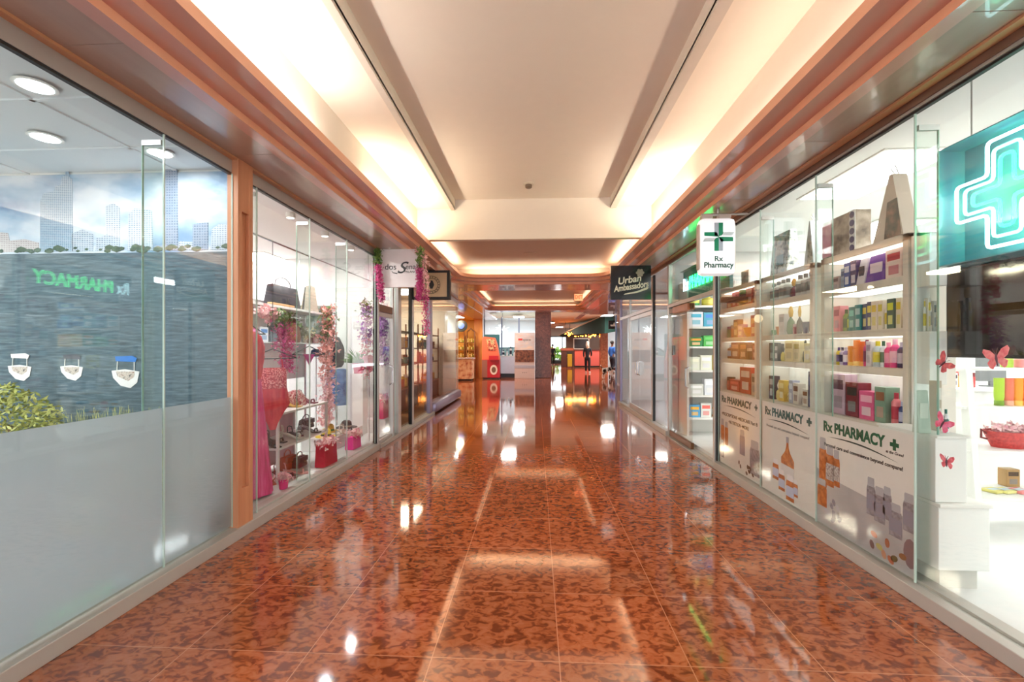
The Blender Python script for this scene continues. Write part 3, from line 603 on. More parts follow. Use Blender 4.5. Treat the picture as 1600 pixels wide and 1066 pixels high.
garland('long pale pink blossom garland ending in magenta beside the dosSena sign', [(x1 - .03, 6.235, 2.76), (X_(662), 6.2, 2.77), (X_(667), 6.16, ZZ(450)), (X_(666), 6.16, ZZ(480)), (X_(667), 6.16, ZZ(530))], [(0, .62, PNK, 420, 'pale_blossoms', .02), (.55, .97, MAG, 420, 'magenta_blossoms', .016)], r=.05)

# ================================================================== PHARMACY WINDOW
def poster(px0, px1, ztop, lab):
    ya, yb = YX(px1, GR), YX(px0, GR)     # ya nearer the camera
    t = thing('window_poster', lab, 'poster', (GR + .007, (ya + yb) / 2, .10), rot=FACE_L); w = yb - ya
    MB().box(-w / 2, w / 2, 0, ztop - .10, -.001, .0).build('backing', mat('poster paper', (240, 234, 230), .4), t)
    return t, w, ztop - .10
def pf(t, pts, m, nm, z=.0002, d=.0006): return MB().prism(pts, 'z', z, z + d).build(nm, m, t)
def plus(t, x, y, a, m):
    k = a * .36; pf(t, [(x - k, y - a), (x + k, y - a), (x + k, y - k), (x + a, y - k), (x + a, y + k), (x + k, y + k), (x + k, y + a), (x - k, y + a), (x - k, y + k), (x - a, y + k), (x - a, y - k), (x - k, y - k)], m, 'cross')
PT = cm((14, 98, 66))
def swoosh(t, x, y, w):
    top = [(x - w / 2 + w * i / 12, y + .028 * math.sin(math.pi * i / 12) - .03 * i / 12) for i in range(13)]; bot = [(px, py - .011 * math.sin(math.pi * i / 12)) for i, (px, py) in enumerate(top)][::-1]
    pf(t, top + bot[1:-1], cm((20, 50, 40)), 'swoosh')
def bott(t, x, y, w, h, body, cap, lab=None, tilt=0, z=.0002):
    M = Matrix.Translation((x, y, 0)) @ Matrix.Rotation(tilt, 4, 'Z')
    e = bpy.data.objects.new('printed_bottle', None); COL.objects.link(e); e.parent = t; e.matrix_local = M
    def r(a, b, c, d, m, nm, zz): MB().prism([(a, c), (b, c), (b, d * .85 + c * .15), (b - (b - a) * .08, d), (a + (b - a) * .08, d), (a, d * .85 + c * .15)], 'z', zz, zz + .0006).build(nm, m, e)
    r(-w / 2, w / 2, 0, h * .78, body, 'body', z); r(-w * .38, w * .38, h * .76, h, cap, 'cap', z + .0003)
    if lab: r(-w / 2, w / 2, h * .15, h * .55, lab, 'label', z + .0007)
AMB = noisemat('amber print', [(150, 70, 24), (206, 110, 44), (232, 150, 80)], 18, .4); GRP = noisemat('grey bottle print', [(120, 112, 120), (176, 168, 176)], 30, .4); GCAP = cm((186, 182, 190)); LILP = cm((150, 144, 160)); LB = noisemat('label print', [(140, 110, 110), (226, 220, 216)], 60, .5)
def pill(t, x, y, r, m, s=1.6, an=0):
    pf(t, [(x + r * s * math.cos(a / 10 * 2 * math.pi) * math.cos(an) - r * math.sin(a / 10 * 2 * math.pi) * math.sin(an), y + r * s * math.cos(a / 10 * 2 * math.pi) * math.sin(an) + r * math.sin(a / 10 * 2 * math.pi) * math.cos(an)) for a in range(10)], m, 'pill', .0012)
# widest poster
t, w, h_ = poster(1275, 1429, .912, 'widest white Rx PHARMACY window poster with pill bottles and scattered tablets')
text('Rx PHARMACY', .1, PT, t, (-.085 * w, h_ - .085, .0006), (0, 0, 0), bold=.004, fit=w * .66); plus(t, w * .33, h_ - .085, .034, PT); swoosh(t, 0, h_ - .155, w * .72)
text('at the Grand', .026, DARK, t, (w * .33, h_ - .135, .0006), (0, 0, 0), shear=.2); text('Personal care and convenience beyond compare!', .034, DARK, t, (0, h_ - .215, .0006), (0, 0, 0), bold=.0006, fit=w * .8)
pf(t, [(-w / 2, 0), (w / 2, 0), (w / 2, .32), (-w / 2 + .2, .36), (-w / 2, .40)], noisemat('grey tabletop print', [(170, 164, 168), (206, 200, 200)], 3, .4), 'tabletop', .0001, .0003)
for x, y, bw, bh in ((-.42, .28, .09, .36), (-.33, .30, .09, .30), (-.25, .32, .07, .26), (-.43, .13, .11, .2)): bott(t, x * w, y, bw, bh, AMB, GCAP, LB if x > -.4 else None, z=.0004)
for x, y, bw, bh in ((.12, .24, .075, .24), (.20, .22, .09, .22), (.27, .26, .07, .2), (.34, .18, .10, .2), (.45, .25, .09, .22)): bott(t, x * w, y, bw, bh, GRP, GCAP, LILP, z=.0004)
for k in range(14): pill(t, random.uniform(-.38, -.2) * w, random.uniform(.06, .2), .018, cm((200, 194, 204)) if k % 2 else cm((150, 142, 156)), 1.4, random.uniform(0, 3))
for x, y, c_ in ((.15, .13, (206, 120, 90)), (.2, .07, (200, 190, 120)), (.13, .06, (120, 90, 90)), (.27, .12, (180, 110, 80)), (.33, .05, (120, 96, 60)), (.3, -.0 + .03, (190, 110, 80)), (.4, .09, (150, 100, 60)), (.24, .04, (210, 150, 120))): pill(t, x * w, y, .019, cm(c_), 1.5, random.uniform(0, 3))
pf(t, [(.46 * w + .05 * math.cos(a / 12 * 6.283) * (1 if a < 4 or a > 8 else 1), .13 + .085 * math.sin(a / 12 * 6.283)) for a in range(12) if .46 * w + .05 * math.cos(a / 12 * 6.283) < w / 2], cm((140, 112, 116)), 'tipped_jar', .001)
# middle poster
t, w, h_ = poster(1190, 1273, .912, 'middle white Rx PHARMACY window poster with one large amber syrup bottle')
text('Rx PHARMACY', .1, cm((20, 96, 96)), t, (-.07 * w, h_ - .085, .0006), (0, 0, 0), bold=.004, fit=w * .74); plus(t, w * .40, h_ - .085, .034, cm((20, 96, 96))); swoosh(t, 0, h_ - .16, w * .8); text('Personal care and convenience beyond compare!', .034, GREY, t, (0, h_ - .215, .0006), (0, 0, 0), fit=w * .8)
pf(t, [(-.08, .22), (.12, .22), (.12, .36), (.06, .42), (.04, .46), (.035, .50), (.005, .50), (0, .46), (-.02, .42), (-.08, .36)], AMB, 'syrup_bottle', .0003); pf(t, [(-.08, .22), (.12, .22), (.12, .30), (-.08, .31)], cm((226, 222, 226)), 'syrup_label', .0010); pf(t, [(.0, .50), (.04, .50), (.04, .55), (0, .55)], cm((176, 170, 182)), 'syrup_cap', .0004)
for x, y, bw, bh in ((-.17, .14, .10, .18), (-.07, .07, .10, .18), (.06, .02, .12, .22), (.145, .08, .06, .14)): bott(t, x, y, bw, bh, AMB, cm((228, 224, 228)), cm((190, 196, 220)), z=.0012)
# far poster
t, w, h_ = poster(1124, 1187, .912, 'far Rx PHARMACY window poster beside the door listing services above bottles')
text('Rx PHARMACY', .1, cm((30, 84, 84)), t, (-.07 * w, h_ - .085, .0006), (0, 0, 0), bold=.004, fit=w * .76); plus(t, w * .41, h_ - .085, .03, cm((30, 84, 84))); swoosh(t, 0, h_ - .155, w * .8)
text('\u2022PRESCRIPTIONS \u2022MEDICARE Part B', .05, DARK, t, (0, h_ - .25, .0006), (0, 0, 0), bold=.0006, fit=w * .88); text('\u2022NUTRITION \u2022MORE', .05, DARK, t, (0, h_ - .32, .0006), (0, 0, 0), bold=.0006, fit=w * .5)
for x, y, bw, bh, bm in ((-.42, .2, .09, .3, AMB), (-.31, .22, .09, .26, AMB), (-.44, .06, .12, .2, GRP), (.1, .2, .12, .26, LILP), (.38, .06, .2, .34, GRP)): bott(t, x * w, y, bw, bh, bm, GCAP, None, z=.0004)
for k in range(9): pill(t, random.uniform(.0, .36) * w, random.uniform(.03, .13), .017, cm((110, 84, 70)), 1.4, random.uniform(0, 3))

# butterflies on the glass
def butterfly(px, py, s, an, lab, c1, c2):
    p = onX(px, py, GR - .007); t = thing('butterfly_decal', lab, 'decal', p, rot=FACE_L, group='butterflies on the pharmacy glass')
    m1 = noisemat('wing %d' % c1[0], [c1, c2], 40, .5)
    M = Matrix.Rotation(an, 4, 'Z')
    for sg in (-1, 1):
        up = [(0, .0), (sg * .1, .25), (sg * .42, .62), (sg * .85, .78), (sg * .95, .55), (sg * .75, .15), (sg * .5, -.02), (sg * .1, -.08)]; lo = [(0, -.05), (sg * .5, -.05), (sg * .72, -.25), (sg * .6, -.6), (sg * .4, -.72), (sg * .2, -.5), (0, -.2)]
        for pts, nm, mm in ((up, 'upper_wing', m1), (lo, 'lower_wing', m1)):
            b = MB().prism([((M @ Vector((x * s, y * s, 0))).x, (M @ Vector((x * s, y * s, 0))).y) for x, y in pts], 'z', 0, .002); b.build(nm, mm, t)
    b = MB().tube([M @ Vector((0, -.55 * s, .003)), M @ Vector((0, 0, .004)), M @ Vector((0, .25 * s, .003))], [.002, .005, .003]); b.tube([M @ Vector((0, .25 * s, .003)), M @ Vector((.2 * s, .7 * s, .003))], .001, 4).tube([M @ Vector((0, .25 * s, .003)), M @ Vector((-.2 * s, .7 * s, .003))], .001, 4); b.build('body', cm((90, 60, 70)), t)
butterfly(1475, 568, .058, R(-50), 'dark rose butterfly decal left of the dark screen corner, tilted', (150, 50, 70), (226, 120, 120))
butterfly(1558, 560, .066, R(10), 'large pink butterfly decal just below the dark screen', (224, 96, 112), (246, 170, 170))
butterfly(1474, 662, .058, R(-30), 'pink butterfly decal above the white counter edge', (214, 70, 96), (240, 150, 190))
butterfly(1480, 722, .045, R(0), 'lowest pink butterfly decal on the white cabinet front', (200, 60, 80), (240, 150, 160))

# ------------------------------------------------------------------ products
def prod(kind, c, c2, x, w, h, d, M, lab, grp, cap=None):
    """one product standing at local x in the row frame M"""
    pos = M @ Vector((x, 0, .001))
    t = thing({'box': 'product_box', 'bottle': 'bottle', 'tube': 'squeeze_tube', 'jar': 'jar', 'perfume': 'perfume_bottle', 'pouch': 'pouch', 'dish': 'glass_dish'}[kind], lab, {'box': 'box', 'bottle': 'bottle', 'tube': 'tube', 'jar': 'jar', 'perfume': 'perfume bottle', 'pouch': 'pouch', 'dish': 'dish'}[kind], pos, group=grp)
    t.rotation_euler = M.to_euler()
    a, b = cm(c, .35), cm(c2, .4); w *= .94
    if kind == 'box':
        bx(-w / 2, w / 2, -d / 2, d / 2, 0, h, .002).build('carton', a, t); bx(-w * .38, w * .38, -d / 2 - .001, -d / 2, h * .62, h * .86).build('label', b, t); bx(-w * .3, w * .3, -d / 2 - .001, -d / 2, h * .15, h * .45).build('picture', cm(tuple(int(v * .5 + 110) for v in c2)), t)
    elif kind == 'pouch':
        bx(-w / 2, w / 2, -d / 2, d / 2, 0, h, .006, taper=(.9, .2)).build('bag', a, t); bx(-w * .3, w * .3, -d * .36, -d * .30, h * .3, h * .7).build('label', b, t)
    elif kind == 'bottle':
        r = min(w, d * 1.4) / 2; MB().lathe([(r * .92, 0), (r, .006), (r, h * .70), (r * .55, h * .80), (r * .42, h * .82)], n=14).build('body', a, t, True); MB().lathe([(r * .48, h * .81), (r * .48, h), (0, h)], n=12).build('cap', cap or b, t, True); MB().lathe([(r * 1.01, h * .18), (r * 1.01, h * .58)], n=14).build('label', b, t, True)
    elif kind == 'tube':
        r = min(w, d * 1.4) / 2; MB().lathe([(r * .8, h * .18), (r * .95, h * .3), (r, h)], n=14, sy_=.6).build('body', a, t, True); MB().lathe([(r * .85, 0), (r * .85, h * .18)], n=14, sy_=.8).build('cap', b, t, True)
    elif kind == 'jar':
        r = w / 2; MB().lathe([(r * .9, 0), (r, .005), (r, h * .7), (r * .9, h * .74)], n=14).build('body', a, t, True); MB().lathe([(r * .95, h * .74), (r * .95, h), (0, h)], n=14).build('lid', b, t, True)
    elif kind == 'perfume':
        r = w / 2; MB().lathe([(r * .7, 0), (r, h * .15), (r * .9, h * .45), (r * .3, h * .58), (r * .2, h * .62)], n=8, sy_=.6).build('body', mat('glassy %d %d %d' % c, c, .08, coat=.5), t, True); MB().lathe([(r * .28, h * .62), (r * .42, h * .8), (r * .2, h)], n=10).build('stopper', b, t, True)
    elif kind == 'dish':
        r = w / 2; MB().lathe([(r * .5, 0), (r * .7, h * .3), (r, h), (r * .9, h), (r * .6, h * .35)], n=18, sy_=.6).build('bowl', mat('glassy %d %d %d' % c, c, .08, coat=.5), t, True); MB().ball((0, 0, h * .8), r * .5, 2, (1, .5, .6)).build('filling', b, t, True)
    return t
CN = [((60, 30, 90), 'deep purple'), ((150, 100, 190), 'purple'), ((200, 180, 220), 'lilac'), ((30, 40, 90), 'navy blue'), ((40, 90, 170), 'blue'), ((130, 170, 210), 'pale blue'), ((20, 120, 120), 'teal'), ((30, 90, 50), 'dark green'), ((110, 160, 60), 'green'), ((180, 210, 60), 'lime'), ((236, 200, 60), 'yellow'), ((240, 140, 30), 'orange'), ((240, 110, 90), 'coral'), ((200, 30, 50), 'red'), ((120, 20, 40), 'wine red'), ((230, 60, 140), 'hot pink'), ((240, 170, 190), 'pink'), ((240, 238, 235), 'white'), ((220, 205, 185), 'cream'), ((190, 150, 90), 'tan'), ((110, 60, 40), 'brown'), ((40, 40, 44), 'black'), ((130, 130, 134), 'grey'), ((200, 200, 204), 'silver grey')]
def cname(c): return min(CN, key=lambda k: sum((a - b) ** 2 for a, b in zip(k[0], c)))[1]
KN = {'box': 'carton', 'bottle': 'bottle', 'tube': 'squeeze tube', 'jar': 'jar', 'perfume': 'perfume bottle', 'pouch': 'pouch', 'dish': 'glass dish'}
def row(items, where, xstart, M, width, grp, depth=.07):
    tot = sum(i[3] for i in items); sc = width / tot; x = xstart
    zz = M.translation.z; cap = .21 if zz > 1.8 else .285 if zz > 1.53 else .212 if zz > 1.2 else .335
    for k, it in enumerate(items):
        kind, c, c2, w, h = it[:5]; w *= sc; h = min(h * 1.13, cap)
        prod(kind, c, c2, x + w / 2, w, h, min(depth, max(.03, w)), M, '%s %s, %s from left on the %s' % (cname(c), KN[kind], ORD[k], where), grp); x += w
# frame for the display units: local x runs left->right as seen (towards the camera), local -y faces the corridor
XU = 2.45
def unit(px0, px1, lab, shelves, top=2.165):
    y1, y0 = YX(px0, XU), YX(px1, XU); w = y1 - y0
    t = thing('display_shelf', lab, 'shelf', (XU, y1, .075), rz=R(-90), group=None)
    # local: x 0..w (to -Y), y 0..0.30 (to +X)
    BE = mat('shelf white', (222, 214, 202), .45, var=.02); dz = .075
    for k, xx in enumerate((0, w - .045)): bx(xx, xx + .045, 0, .30, 0, top - dz).build('side_panel', BE, t)
    bx(.045, w - .045, .285, .30, 0, top - dz).build('back_panel', mat('shelf back', (244, 242, 236), .5, var=.02), t)
    for z in shelves: bx(.045, w - .045, 0.001, .285, z - .052 - dz, z - dz).build('shelf', BE, t)
    bx(0, w, 0, .30, top - .045 - dz, top - dz).build('top_board', BE, t) if top not in shelves else None
    bx(.06, w - .06, .03, .27, top - .052 - dz, top - .046 - dz).build('added_shelf_glow', glow('added shelf glow', (255, 255, 248), 1.1), t)  # glowing sheets added so the shelf undersides look lit
    for z in shelves[1:]: bx(.06, w - .06, .03, .27, z - .056 - dz, z - .0525 - dz).build('added_shelf_glow', MATS['added shelf glow'], t)
    return w, y1
def frame_at(y1, z): return Matrix.Translation((XU, y1, z)) @ Matrix.Rotation(R(-90), 4, 'Z') @ Matrix.Translation((0, .10, 0))
wC, yC = unit(1283, 1419, 'nearest white display shelf unit, widest of three, full of cartons', [.86, 1.263, 1.54, 1.89])
wB, yB_ = unit(1188, 1270, 'middle white display shelf unit holding perfume and glass bottles', [.86, 1.27, 1.54, 1.90])
wA, yA = unit(1125, 1182, 'farthest white display shelf unit beside the pharmacy door', [.86, 1.27, 1.54, 1.92])
P_, T_, B_, Q_, J_, U_ = 'box', 'tube', 'bottle', 'perfume', 'jar', 'pouch'
row([(P_, (196, 176, 170), (120, 90, 90), .08, .10), (P_, (170, 186, 200), (90, 110, 140), .05, .15), (P_, (40, 84, 160), (230, 230, 240), .07, .18), (P_, (70, 60, 110), (220, 200, 220), .07, .19), (U_, (226, 216, 220), (60, 50, 60), .09, .20), (U_, (106, 44, 150), (240, 220, 230), .20, .22), (P_, (236, 214, 206), (190, 40, 60), .15, .19), (P_, (190, 24, 60), (120, 20, 40), .06, .19)], 'top inner shelf of nearest unit', .055, frame_at(yC, 1.89), wC - .11, 'top inner shelf products', .09)
row([(P_, (232, 140, 150), (170, 60, 90), .09, .19), (B_, (130, 150, 60), (60, 90, 30), .05, .16), (B_, (40, 110, 60), (200, 210, 60), .05, .15), (P_, (30, 130, 130), (120, 210, 200), .07, .17), (P_, (30, 140, 140), (180, 220, 220), .07, .18), (P_, (30, 50, 90), (220, 200, 60), .05, .18), (P_, (36, 44, 100), (230, 210, 70), .05, .19), (P_, (228, 214, 200), (220, 190, 40), .06, .19), (P_, (232, 220, 206), (210, 190, 40), .05, .19), (B_, (230, 226, 214), (200, 180, 50), .05, .18), (P_, (30, 90, 90), (210, 220, 60), .07, .19), (P_, (226, 220, 200), (220, 200, 40), .05, .19), (J_, (232, 170, 110), (226, 80, 60), .05, .08), (J_, (160, 80, 60), (230, 200, 190), .05, .09)], 'second shelf of nearest unit', .055, frame_at(yC, 1.54), wC - .11, 'second shelf products')
row([(B_, (214, 186, 40), (90, 60, 120), .04, .13), (B_, (206, 190, 214), (60, 40, 80), .04, .13), (B_, (110, 70, 150), (220, 210, 230), .045, .13), (T_, (232, 140, 30), (250, 200, 100), .06, .14), (T_, (240, 130, 20), (255, 210, 120), .06, .18), (T_, (236, 110, 20), (250, 180, 80), .05, .17), (B_, (200, 50, 110), (120, 20, 60), .045, .18), (P_, (220, 210, 216), (170, 150, 170), .05, .17), (B_, (190, 200, 206), (220, 200, 40), .06, .17), (B_, (220, 226, 230), (30, 90, 60), .04, .17), (B_, (224, 50, 120), (250, 160, 190), .05, .16), (B_, (236, 70, 140), (250, 190, 210), .06, .18), (B_, (60, 40, 90), (200, 190, 210), .05, .16), (B_, (80, 60, 130), (230, 60, 100), .05, .18), (P_, (20, 110, 100), (180, 220, 210), .04, .17)], 'third shelf of nearest unit', .055, frame_at(yC, 1.263), wC - .11, 'third shelf products')
row([(P_, (190, 160, 176), (90, 50, 70), .17, .29), (P_, (120, 20, 36), (30, 20, 20), .15, .24), (P_, (228, 90, 140), (250, 180, 200), .16, .19), (P_, (130, 160, 140), (150, 90, 60), .11, .23), (B_, (236, 130, 140), (200, 60, 80), .06, .20), (B_, (36, 50, 110), (200, 200, 230), .045, .15), (B_, (44, 44, 90), (230, 230, 240), .045, .17), (J_, (230, 170, 60), (240, 200, 100), .08, .12)], 'lowest shelf of nearest unit', .055, frame_at(yC, .86), wC - .08, 'lowest shelf products', .10)
row([(B_, (214, 216, 214), (110, 112, 108), .05, .17), (B_, (206, 210, 206), (96, 100, 96), .05, .18), (B_, (218, 218, 210), (120, 116, 108), .05, .19), (B_, (200, 206, 200), (110, 110, 104), .05, .19), (Q_, (100, 20, 50), (200, 150, 70), .07, .17), (B_, (214, 212, 204), (104, 100, 96), .05, .22), (B_, (210, 206, 200), (110, 106, 100), .05, .23), (B_, (204, 202, 198), (90, 90, 88), .05, .24), (B_, (214, 210, 204), (100, 98, 94), .05, .25)], 'top inner shelf of middle unit', .055, frame_at(yB_, 1.90), wB - .11, 'clear bottles on the middle unit')
row([('dish', (90, 160, 110), (150, 190, 150), .10, .05), ('dish', (200, 120, 50), (236, 200, 120), .12, .08), (P_, (206, 202, 204), (160, 156, 160), .12, .19), (Q_, (70, 120, 90), (200, 160, 70), .13, .27), (J_, (150, 60, 70), (200, 170, 170), .06, .09), (Q_, (60, 60, 70), (210, 170, 80), .09, .24), ('dish', (30, 60, 110), (140, 170, 210), .14, .10), (Q_, (140, 110, 100), (90, 120, 130), .10, .28), (J_, (90, 140, 120), (180, 210, 200), .08, .12)], 'second shelf of middle unit', .055, frame_at(yB_, 1.54), wB - .11, 'glassware on the middle unit')
row([(P_, (30, 60, 64), (70, 110, 110), .10, .17), (P_, (50, 50, 56), (190, 190, 190), .06, .16), (Q_, (210, 190, 90), (60, 50, 40), .07, .14), (Q_, (40, 50, 40), (220, 200, 90), .05, .16), (P_, (224, 206, 150), (180, 150, 60), .14, .19), (P_, (230, 214, 170), (190, 170, 80), .10, .18), (Q_, (80, 90, 84), (40, 40, 40), .06, .19), (P_, (228, 220, 170), (220, 220, 200), .10, .16), (P_, (226, 214, 200), (200, 190, 180), .08, .15)], 'third shelf of middle unit', .055, frame_at(yB_, 1.27), wB - .11, 'perfume cartons on the middle unit')
row([(P_, (60, 20, 26), (200, 190, 190), .09, .22), (Q_, (226, 200, 120), (240, 230, 210), .10, .17), (P_, (222, 182, 70), (240, 220, 150), .11, .19), (Q_, (200, 170, 90), (60, 50, 60), .08, .17), (P_, (170, 170, 190), (220, 220, 230), .07, .2), (P_, (226, 214, 200), (120, 70, 40), .10, .18), (Q_, (110, 60, 30), (230, 210, 190), .06, .14), (P_, (222, 212, 200), (140, 80, 30), .09, .14), (P_, (34, 46, 96), (90, 110, 170), .15, .29)], 'lowest shelf of middle unit', .055, frame_at(yB_, .86), wB - .09, 'perfumes on the lowest middle shelf')
row([(P_, (170, 60, 30), (230, 150, 80), .12, .13), (P_, (190, 40, 60), (240, 120, 130), .10, .19), (P_, (170, 30, 40), (230, 90, 90), .08, .20), (J_, (90, 60, 50), (60, 130, 60), .12, .17), (P_, (180, 70, 50), (200, 150, 120), .13, .18), (P_, (130, 50, 40), (210, 120, 90), .14, .19)], 'top inner shelf of farthest unit', .055, frame_at(yA, 1.92), wA - .11, 'red cartons on the farthest unit')
row([(J_, (40, 110, 80), (90, 40, 110), .10, .13), (J_, (150, 60, 60), (60, 100, 140), .09, .14), (P_, (120, 70, 60), (220, 180, 120), .12, .2), (P_, (150, 110, 180), (230, 210, 230), .12, .14), ('dish', (200, 100, 50), (230, 190, 120), .2, .1), (P_, (190, 60, 40), (240, 170, 90), .14, .22), (B_, (90, 110, 140), (200, 210, 220), .08, .24)], 'second shelf of farthest unit', .055, frame_at(yA, 1.54), wA - .11, 'small goods on the farthest unit')
row([(B_, (120, 60, 30), (150, 180, 210), .10, .16), (P_, (110, 30, 36), (200, 150, 130), .20, .2), (P_, (90, 30, 30), (190, 120, 90), .16, .18), (J_, (60, 44, 40), (220, 200, 180), .1, .12), (P_, (120, 40, 30), (200, 130, 110), .16, .17)], 'third shelf of farthest unit', .055, frame_at(yA, 1.27), wA - .11, 'brown and red goods on the farthest unit')
row([(J_, (130, 30, 30), (60, 30, 30), .1, .15), (P_, (160, 26, 30), (210, 90, 80), .26, .13), (P_, (170, 40, 36), (220, 200, 190), .26, .28), (P_, (190, 170, 150), (90, 80, 70), .16, .22)], 'lowest shelf of farthest unit', .055, frame_at(yA, .86), wA - .11, 'red gift sets on the farthest unit', .10)
# things on top of the units
def ontop(y1, w, px, name, lab, cat, builder, z=2.165):
    y = YX(px, XU + .13); t = thing(name, lab, cat, (XU + .13, y, z), rz=R(-90)); builder(t); return t
COLL = noisemat('collage print', [(60, 70, 70), (150, 150, 140), (200, 196, 186), (150, 176, 180)], 14, .45, stops=[.35, .45, .55, .66])
def b1(t):
    bx(-.17, .17, -.07, .07, 0, .44, .01, taper=(.96, .5)).build('bag_body', COLL, t); bx(-.02, .10, -.075, -.066, .1, .20).build('blue_label', cm((110, 140, 150)), t)
ontop(0, 0, 1226, 'gift_bag', 'large collage patterned gift bag on top of the middle display unit', 'bag', b1)
def tri(w, h, m1, m2, panel=None):
    def f(t):
        MB().prism([(-w / 2, 0), (w / 2, 0), (w * .15, h), (w * .05, h)], 'y', -.05, .05).build('bag_body', m1, t)
        if panel: MB().prism([(-w * .1, .03), (w * .42, .03), (w * .3, h * .62), (.0, h * .6)], 'y', -.053, -.0502).build('picture_panel', m2, t)
        MB().tube([(w * .06, 0, h * .98), (w * .02, -.03, h * 1.10), (w * .14, -.03, h * 1.14), (w * .14, 0, h * .98)], .004, 6).build('handle', WHITE, t)
    return f
ontop(0, 0, 1272, 'gift_bag', 'slim grey folded gift bag behind the glass fin', 'bag', tri(.16, .42, cm((176, 184, 184)), COLL, True))
def b2(t):
    bx(-.24, .18, -.06, .06, 0, .34, .004).build('carton', noisemat('photo print', [(90, 80, 76), (170, 156, 140), (214, 206, 196)], 9, .4), t); bx(-.235, -.12, -.064, -.06, .03, .31).build('pink_panel', noisemat('pink print', [(200, 80, 130), (236, 170, 190)], 12, .4), t)
    bx(.115, .18, -.066, -.06, 0.0, .34).build('white_strip', cm((224, 226, 226)), t)
    for k in range(5): MB().lathe([(.026, 0), (.026, .004)], n=12, M=Matrix.Translation((.148, -.066, .04 + k * .066)) @ Matrix.Rotation(R(90), 4, 'X')).build('purple_dot', cm((96, 90, 130)), t)
ontop(0, 0, 1325, 'photo_gift_box', 'beige photo printed gift box with pink panel and dotted side strip', 'box', b2)
ontop(0, 0, 1398, 'gift_bag', 'cream pointed gift bag with dark photo panel on the nearest display unit', 'bag', tri(.30, .48, cm((216, 200, 184)), noisemat('forest print', [(40, 56, 52), (110, 96, 84), (170, 130, 110)], 16, .4), True))
def b3(t):
    bx(-.10, .10, -.01, .01, 0, .2, .003).build('frame', cm((206, 190, 176)), t); bx(-.08, .08, -.013, -.0101, .02, .18).build('picture', noisemat('portrait print', [(120, 90, 80), (214, 196, 180)], 12, .5), t)
ontop(0, 0, 1165, 'picture_frame', 'small cream picture frame on top of the farthest display unit', 'frame', b3)
def b4(t):
    MB().lathe([(.05, 0), (.06, .02), (.02, .06), (.03, .12), (0, .16)], n=14).build('figure', cm((214, 206, 200)), t, True); bx(-.07, .07, -.03, .03, -.0, .012).build('base', DARK, t)
ontop(0, 0, 1146, 'figurine', 'small white figurine on a dark base atop the farthest unit', 'figurine', b4)

Yw = 3.0; xw0, xw1 = XY(1422, 3.15), XY(1480, Yw)
t = thing('wall_cabinet', 'white two block wall cabinet right of the widest display unit', 'cabinet', (0, Yw, .075))
CWm = mat('cabinet white', (240, 240, 236), .3, var=.01)
bx(xw0, xw1, .125, .14, 0, 2.06).build('back_panel', CWm, t); bx(xw0, xw1, 0, .125, 1.72, 2.05, .003).build('upper_block', CWm, t); bx(xw0, xw1, 0, .125, 1.10, 1.435, .003).build('lower_block', CWm, t)
row([(B_, (226, 224, 214), (200, 180, 60), .05, .17), (P_, (214, 214, 206), (206, 190, 60), .05, .2), (B_, (230, 230, 226), (150, 160, 160), .05, .19), (P_, (206, 210, 206), (90, 120, 130), .05, .17), (B_, (220, 206, 190), (170, 150, 110), .045, .16)], 'lower block of the white wall cabinet', xw0 + .01, Matrix.Translation((0, Yw + .06, 1.511)), xw1 - xw0 - .02, 'pale goods on the white wall cabinet')
# transom neon sign over the pharmacy door (reads Rx PHARMACY)
yN0, yN1 = rA + .10, rB - .12; L = yN1 - yN0
t = thing('neon_sign', 'green neon Rx PHARMACY sign box above the pharmacy door', 'sign', (GR + .16, (yN0 + yN1) / 2, 2.13), rot=FACE_L)
NG, NW = glow('neon green', (50, 255, 130), 5), glow('neon white', (200, 246, 255), 5)
MB().box(-L / 2, L / 2, 0, .46, -.06, -.02).build('backing', mat('teal backing', (70, 130, 126), .5), t); MB().box(-L / 2, L / 2, -.01, 0, -.06, .03).box(-L / 2, L / 2, .46, .47, -.06, .03).build('case_rail', ALU, t)
def neontext(s, size, m, x, y, fit=None, t=t):
    cu = bpy.data.curves.new('n', 'FONT'); cu.body = s; cu.size = size; cu.align_x = 'CENTER'; cu.align_y = 'CENTER'; cu.fill_mode = 'NONE'; cu.bevel_depth = .006; cu.bevel_resolution = 1; cu.resolution_u = 3
    o_ = bpy.data.objects.new('n', cu); COL.objects.link(o_); me = bpy.data.meshes.new_from_object(o_.evaluated_get(bpy.context.evaluated_depsgraph_get())); bpy.data.objects.remove(o_)
    if fit:
        a = max(v.co.x for v in me.vertices) - min(v.co.x for v in me.vertices)
        for v in me.vertices: v.co.x *= fit / a
    me.materials.clear(); me.materials.append(m); o_ = bpy.data.objects.new('neon_lettering', me); COL.objects.link(o_); o_.parent = t; o_.location = (x, y, 0); return o_
neontext('Rx', .26, NW, -L * .40, .24, .22); neontext('PHARMACY', .26, NG, .07, .24, L * .68)
a = .075; X0, Y0_ = L * .46, .2
MB().prism([(X0 - a * .35, Y0_ - a), (X0 + a * .35, Y0_ - a), (X0 + a * .35, Y0_ - a * .35), (X0 + a, Y0_ - a * .35), (X0 + a, Y0_ + a * .35), (X0 + a * .35, Y0_ + a * .35), (X0 + a * .35, Y0_ + a), (X0 - a * .35, Y0_ + a), (X0 - a * .35, Y0_ + a * .35), (X0 - a, Y0_ + a * .35), (X0 - a, Y0_ - a * .35), (X0 - a * .35, Y0_ - a * .35)], 'z', 0, .01).build('cross', glow('cross green', (0, 150, 60), .6), t)

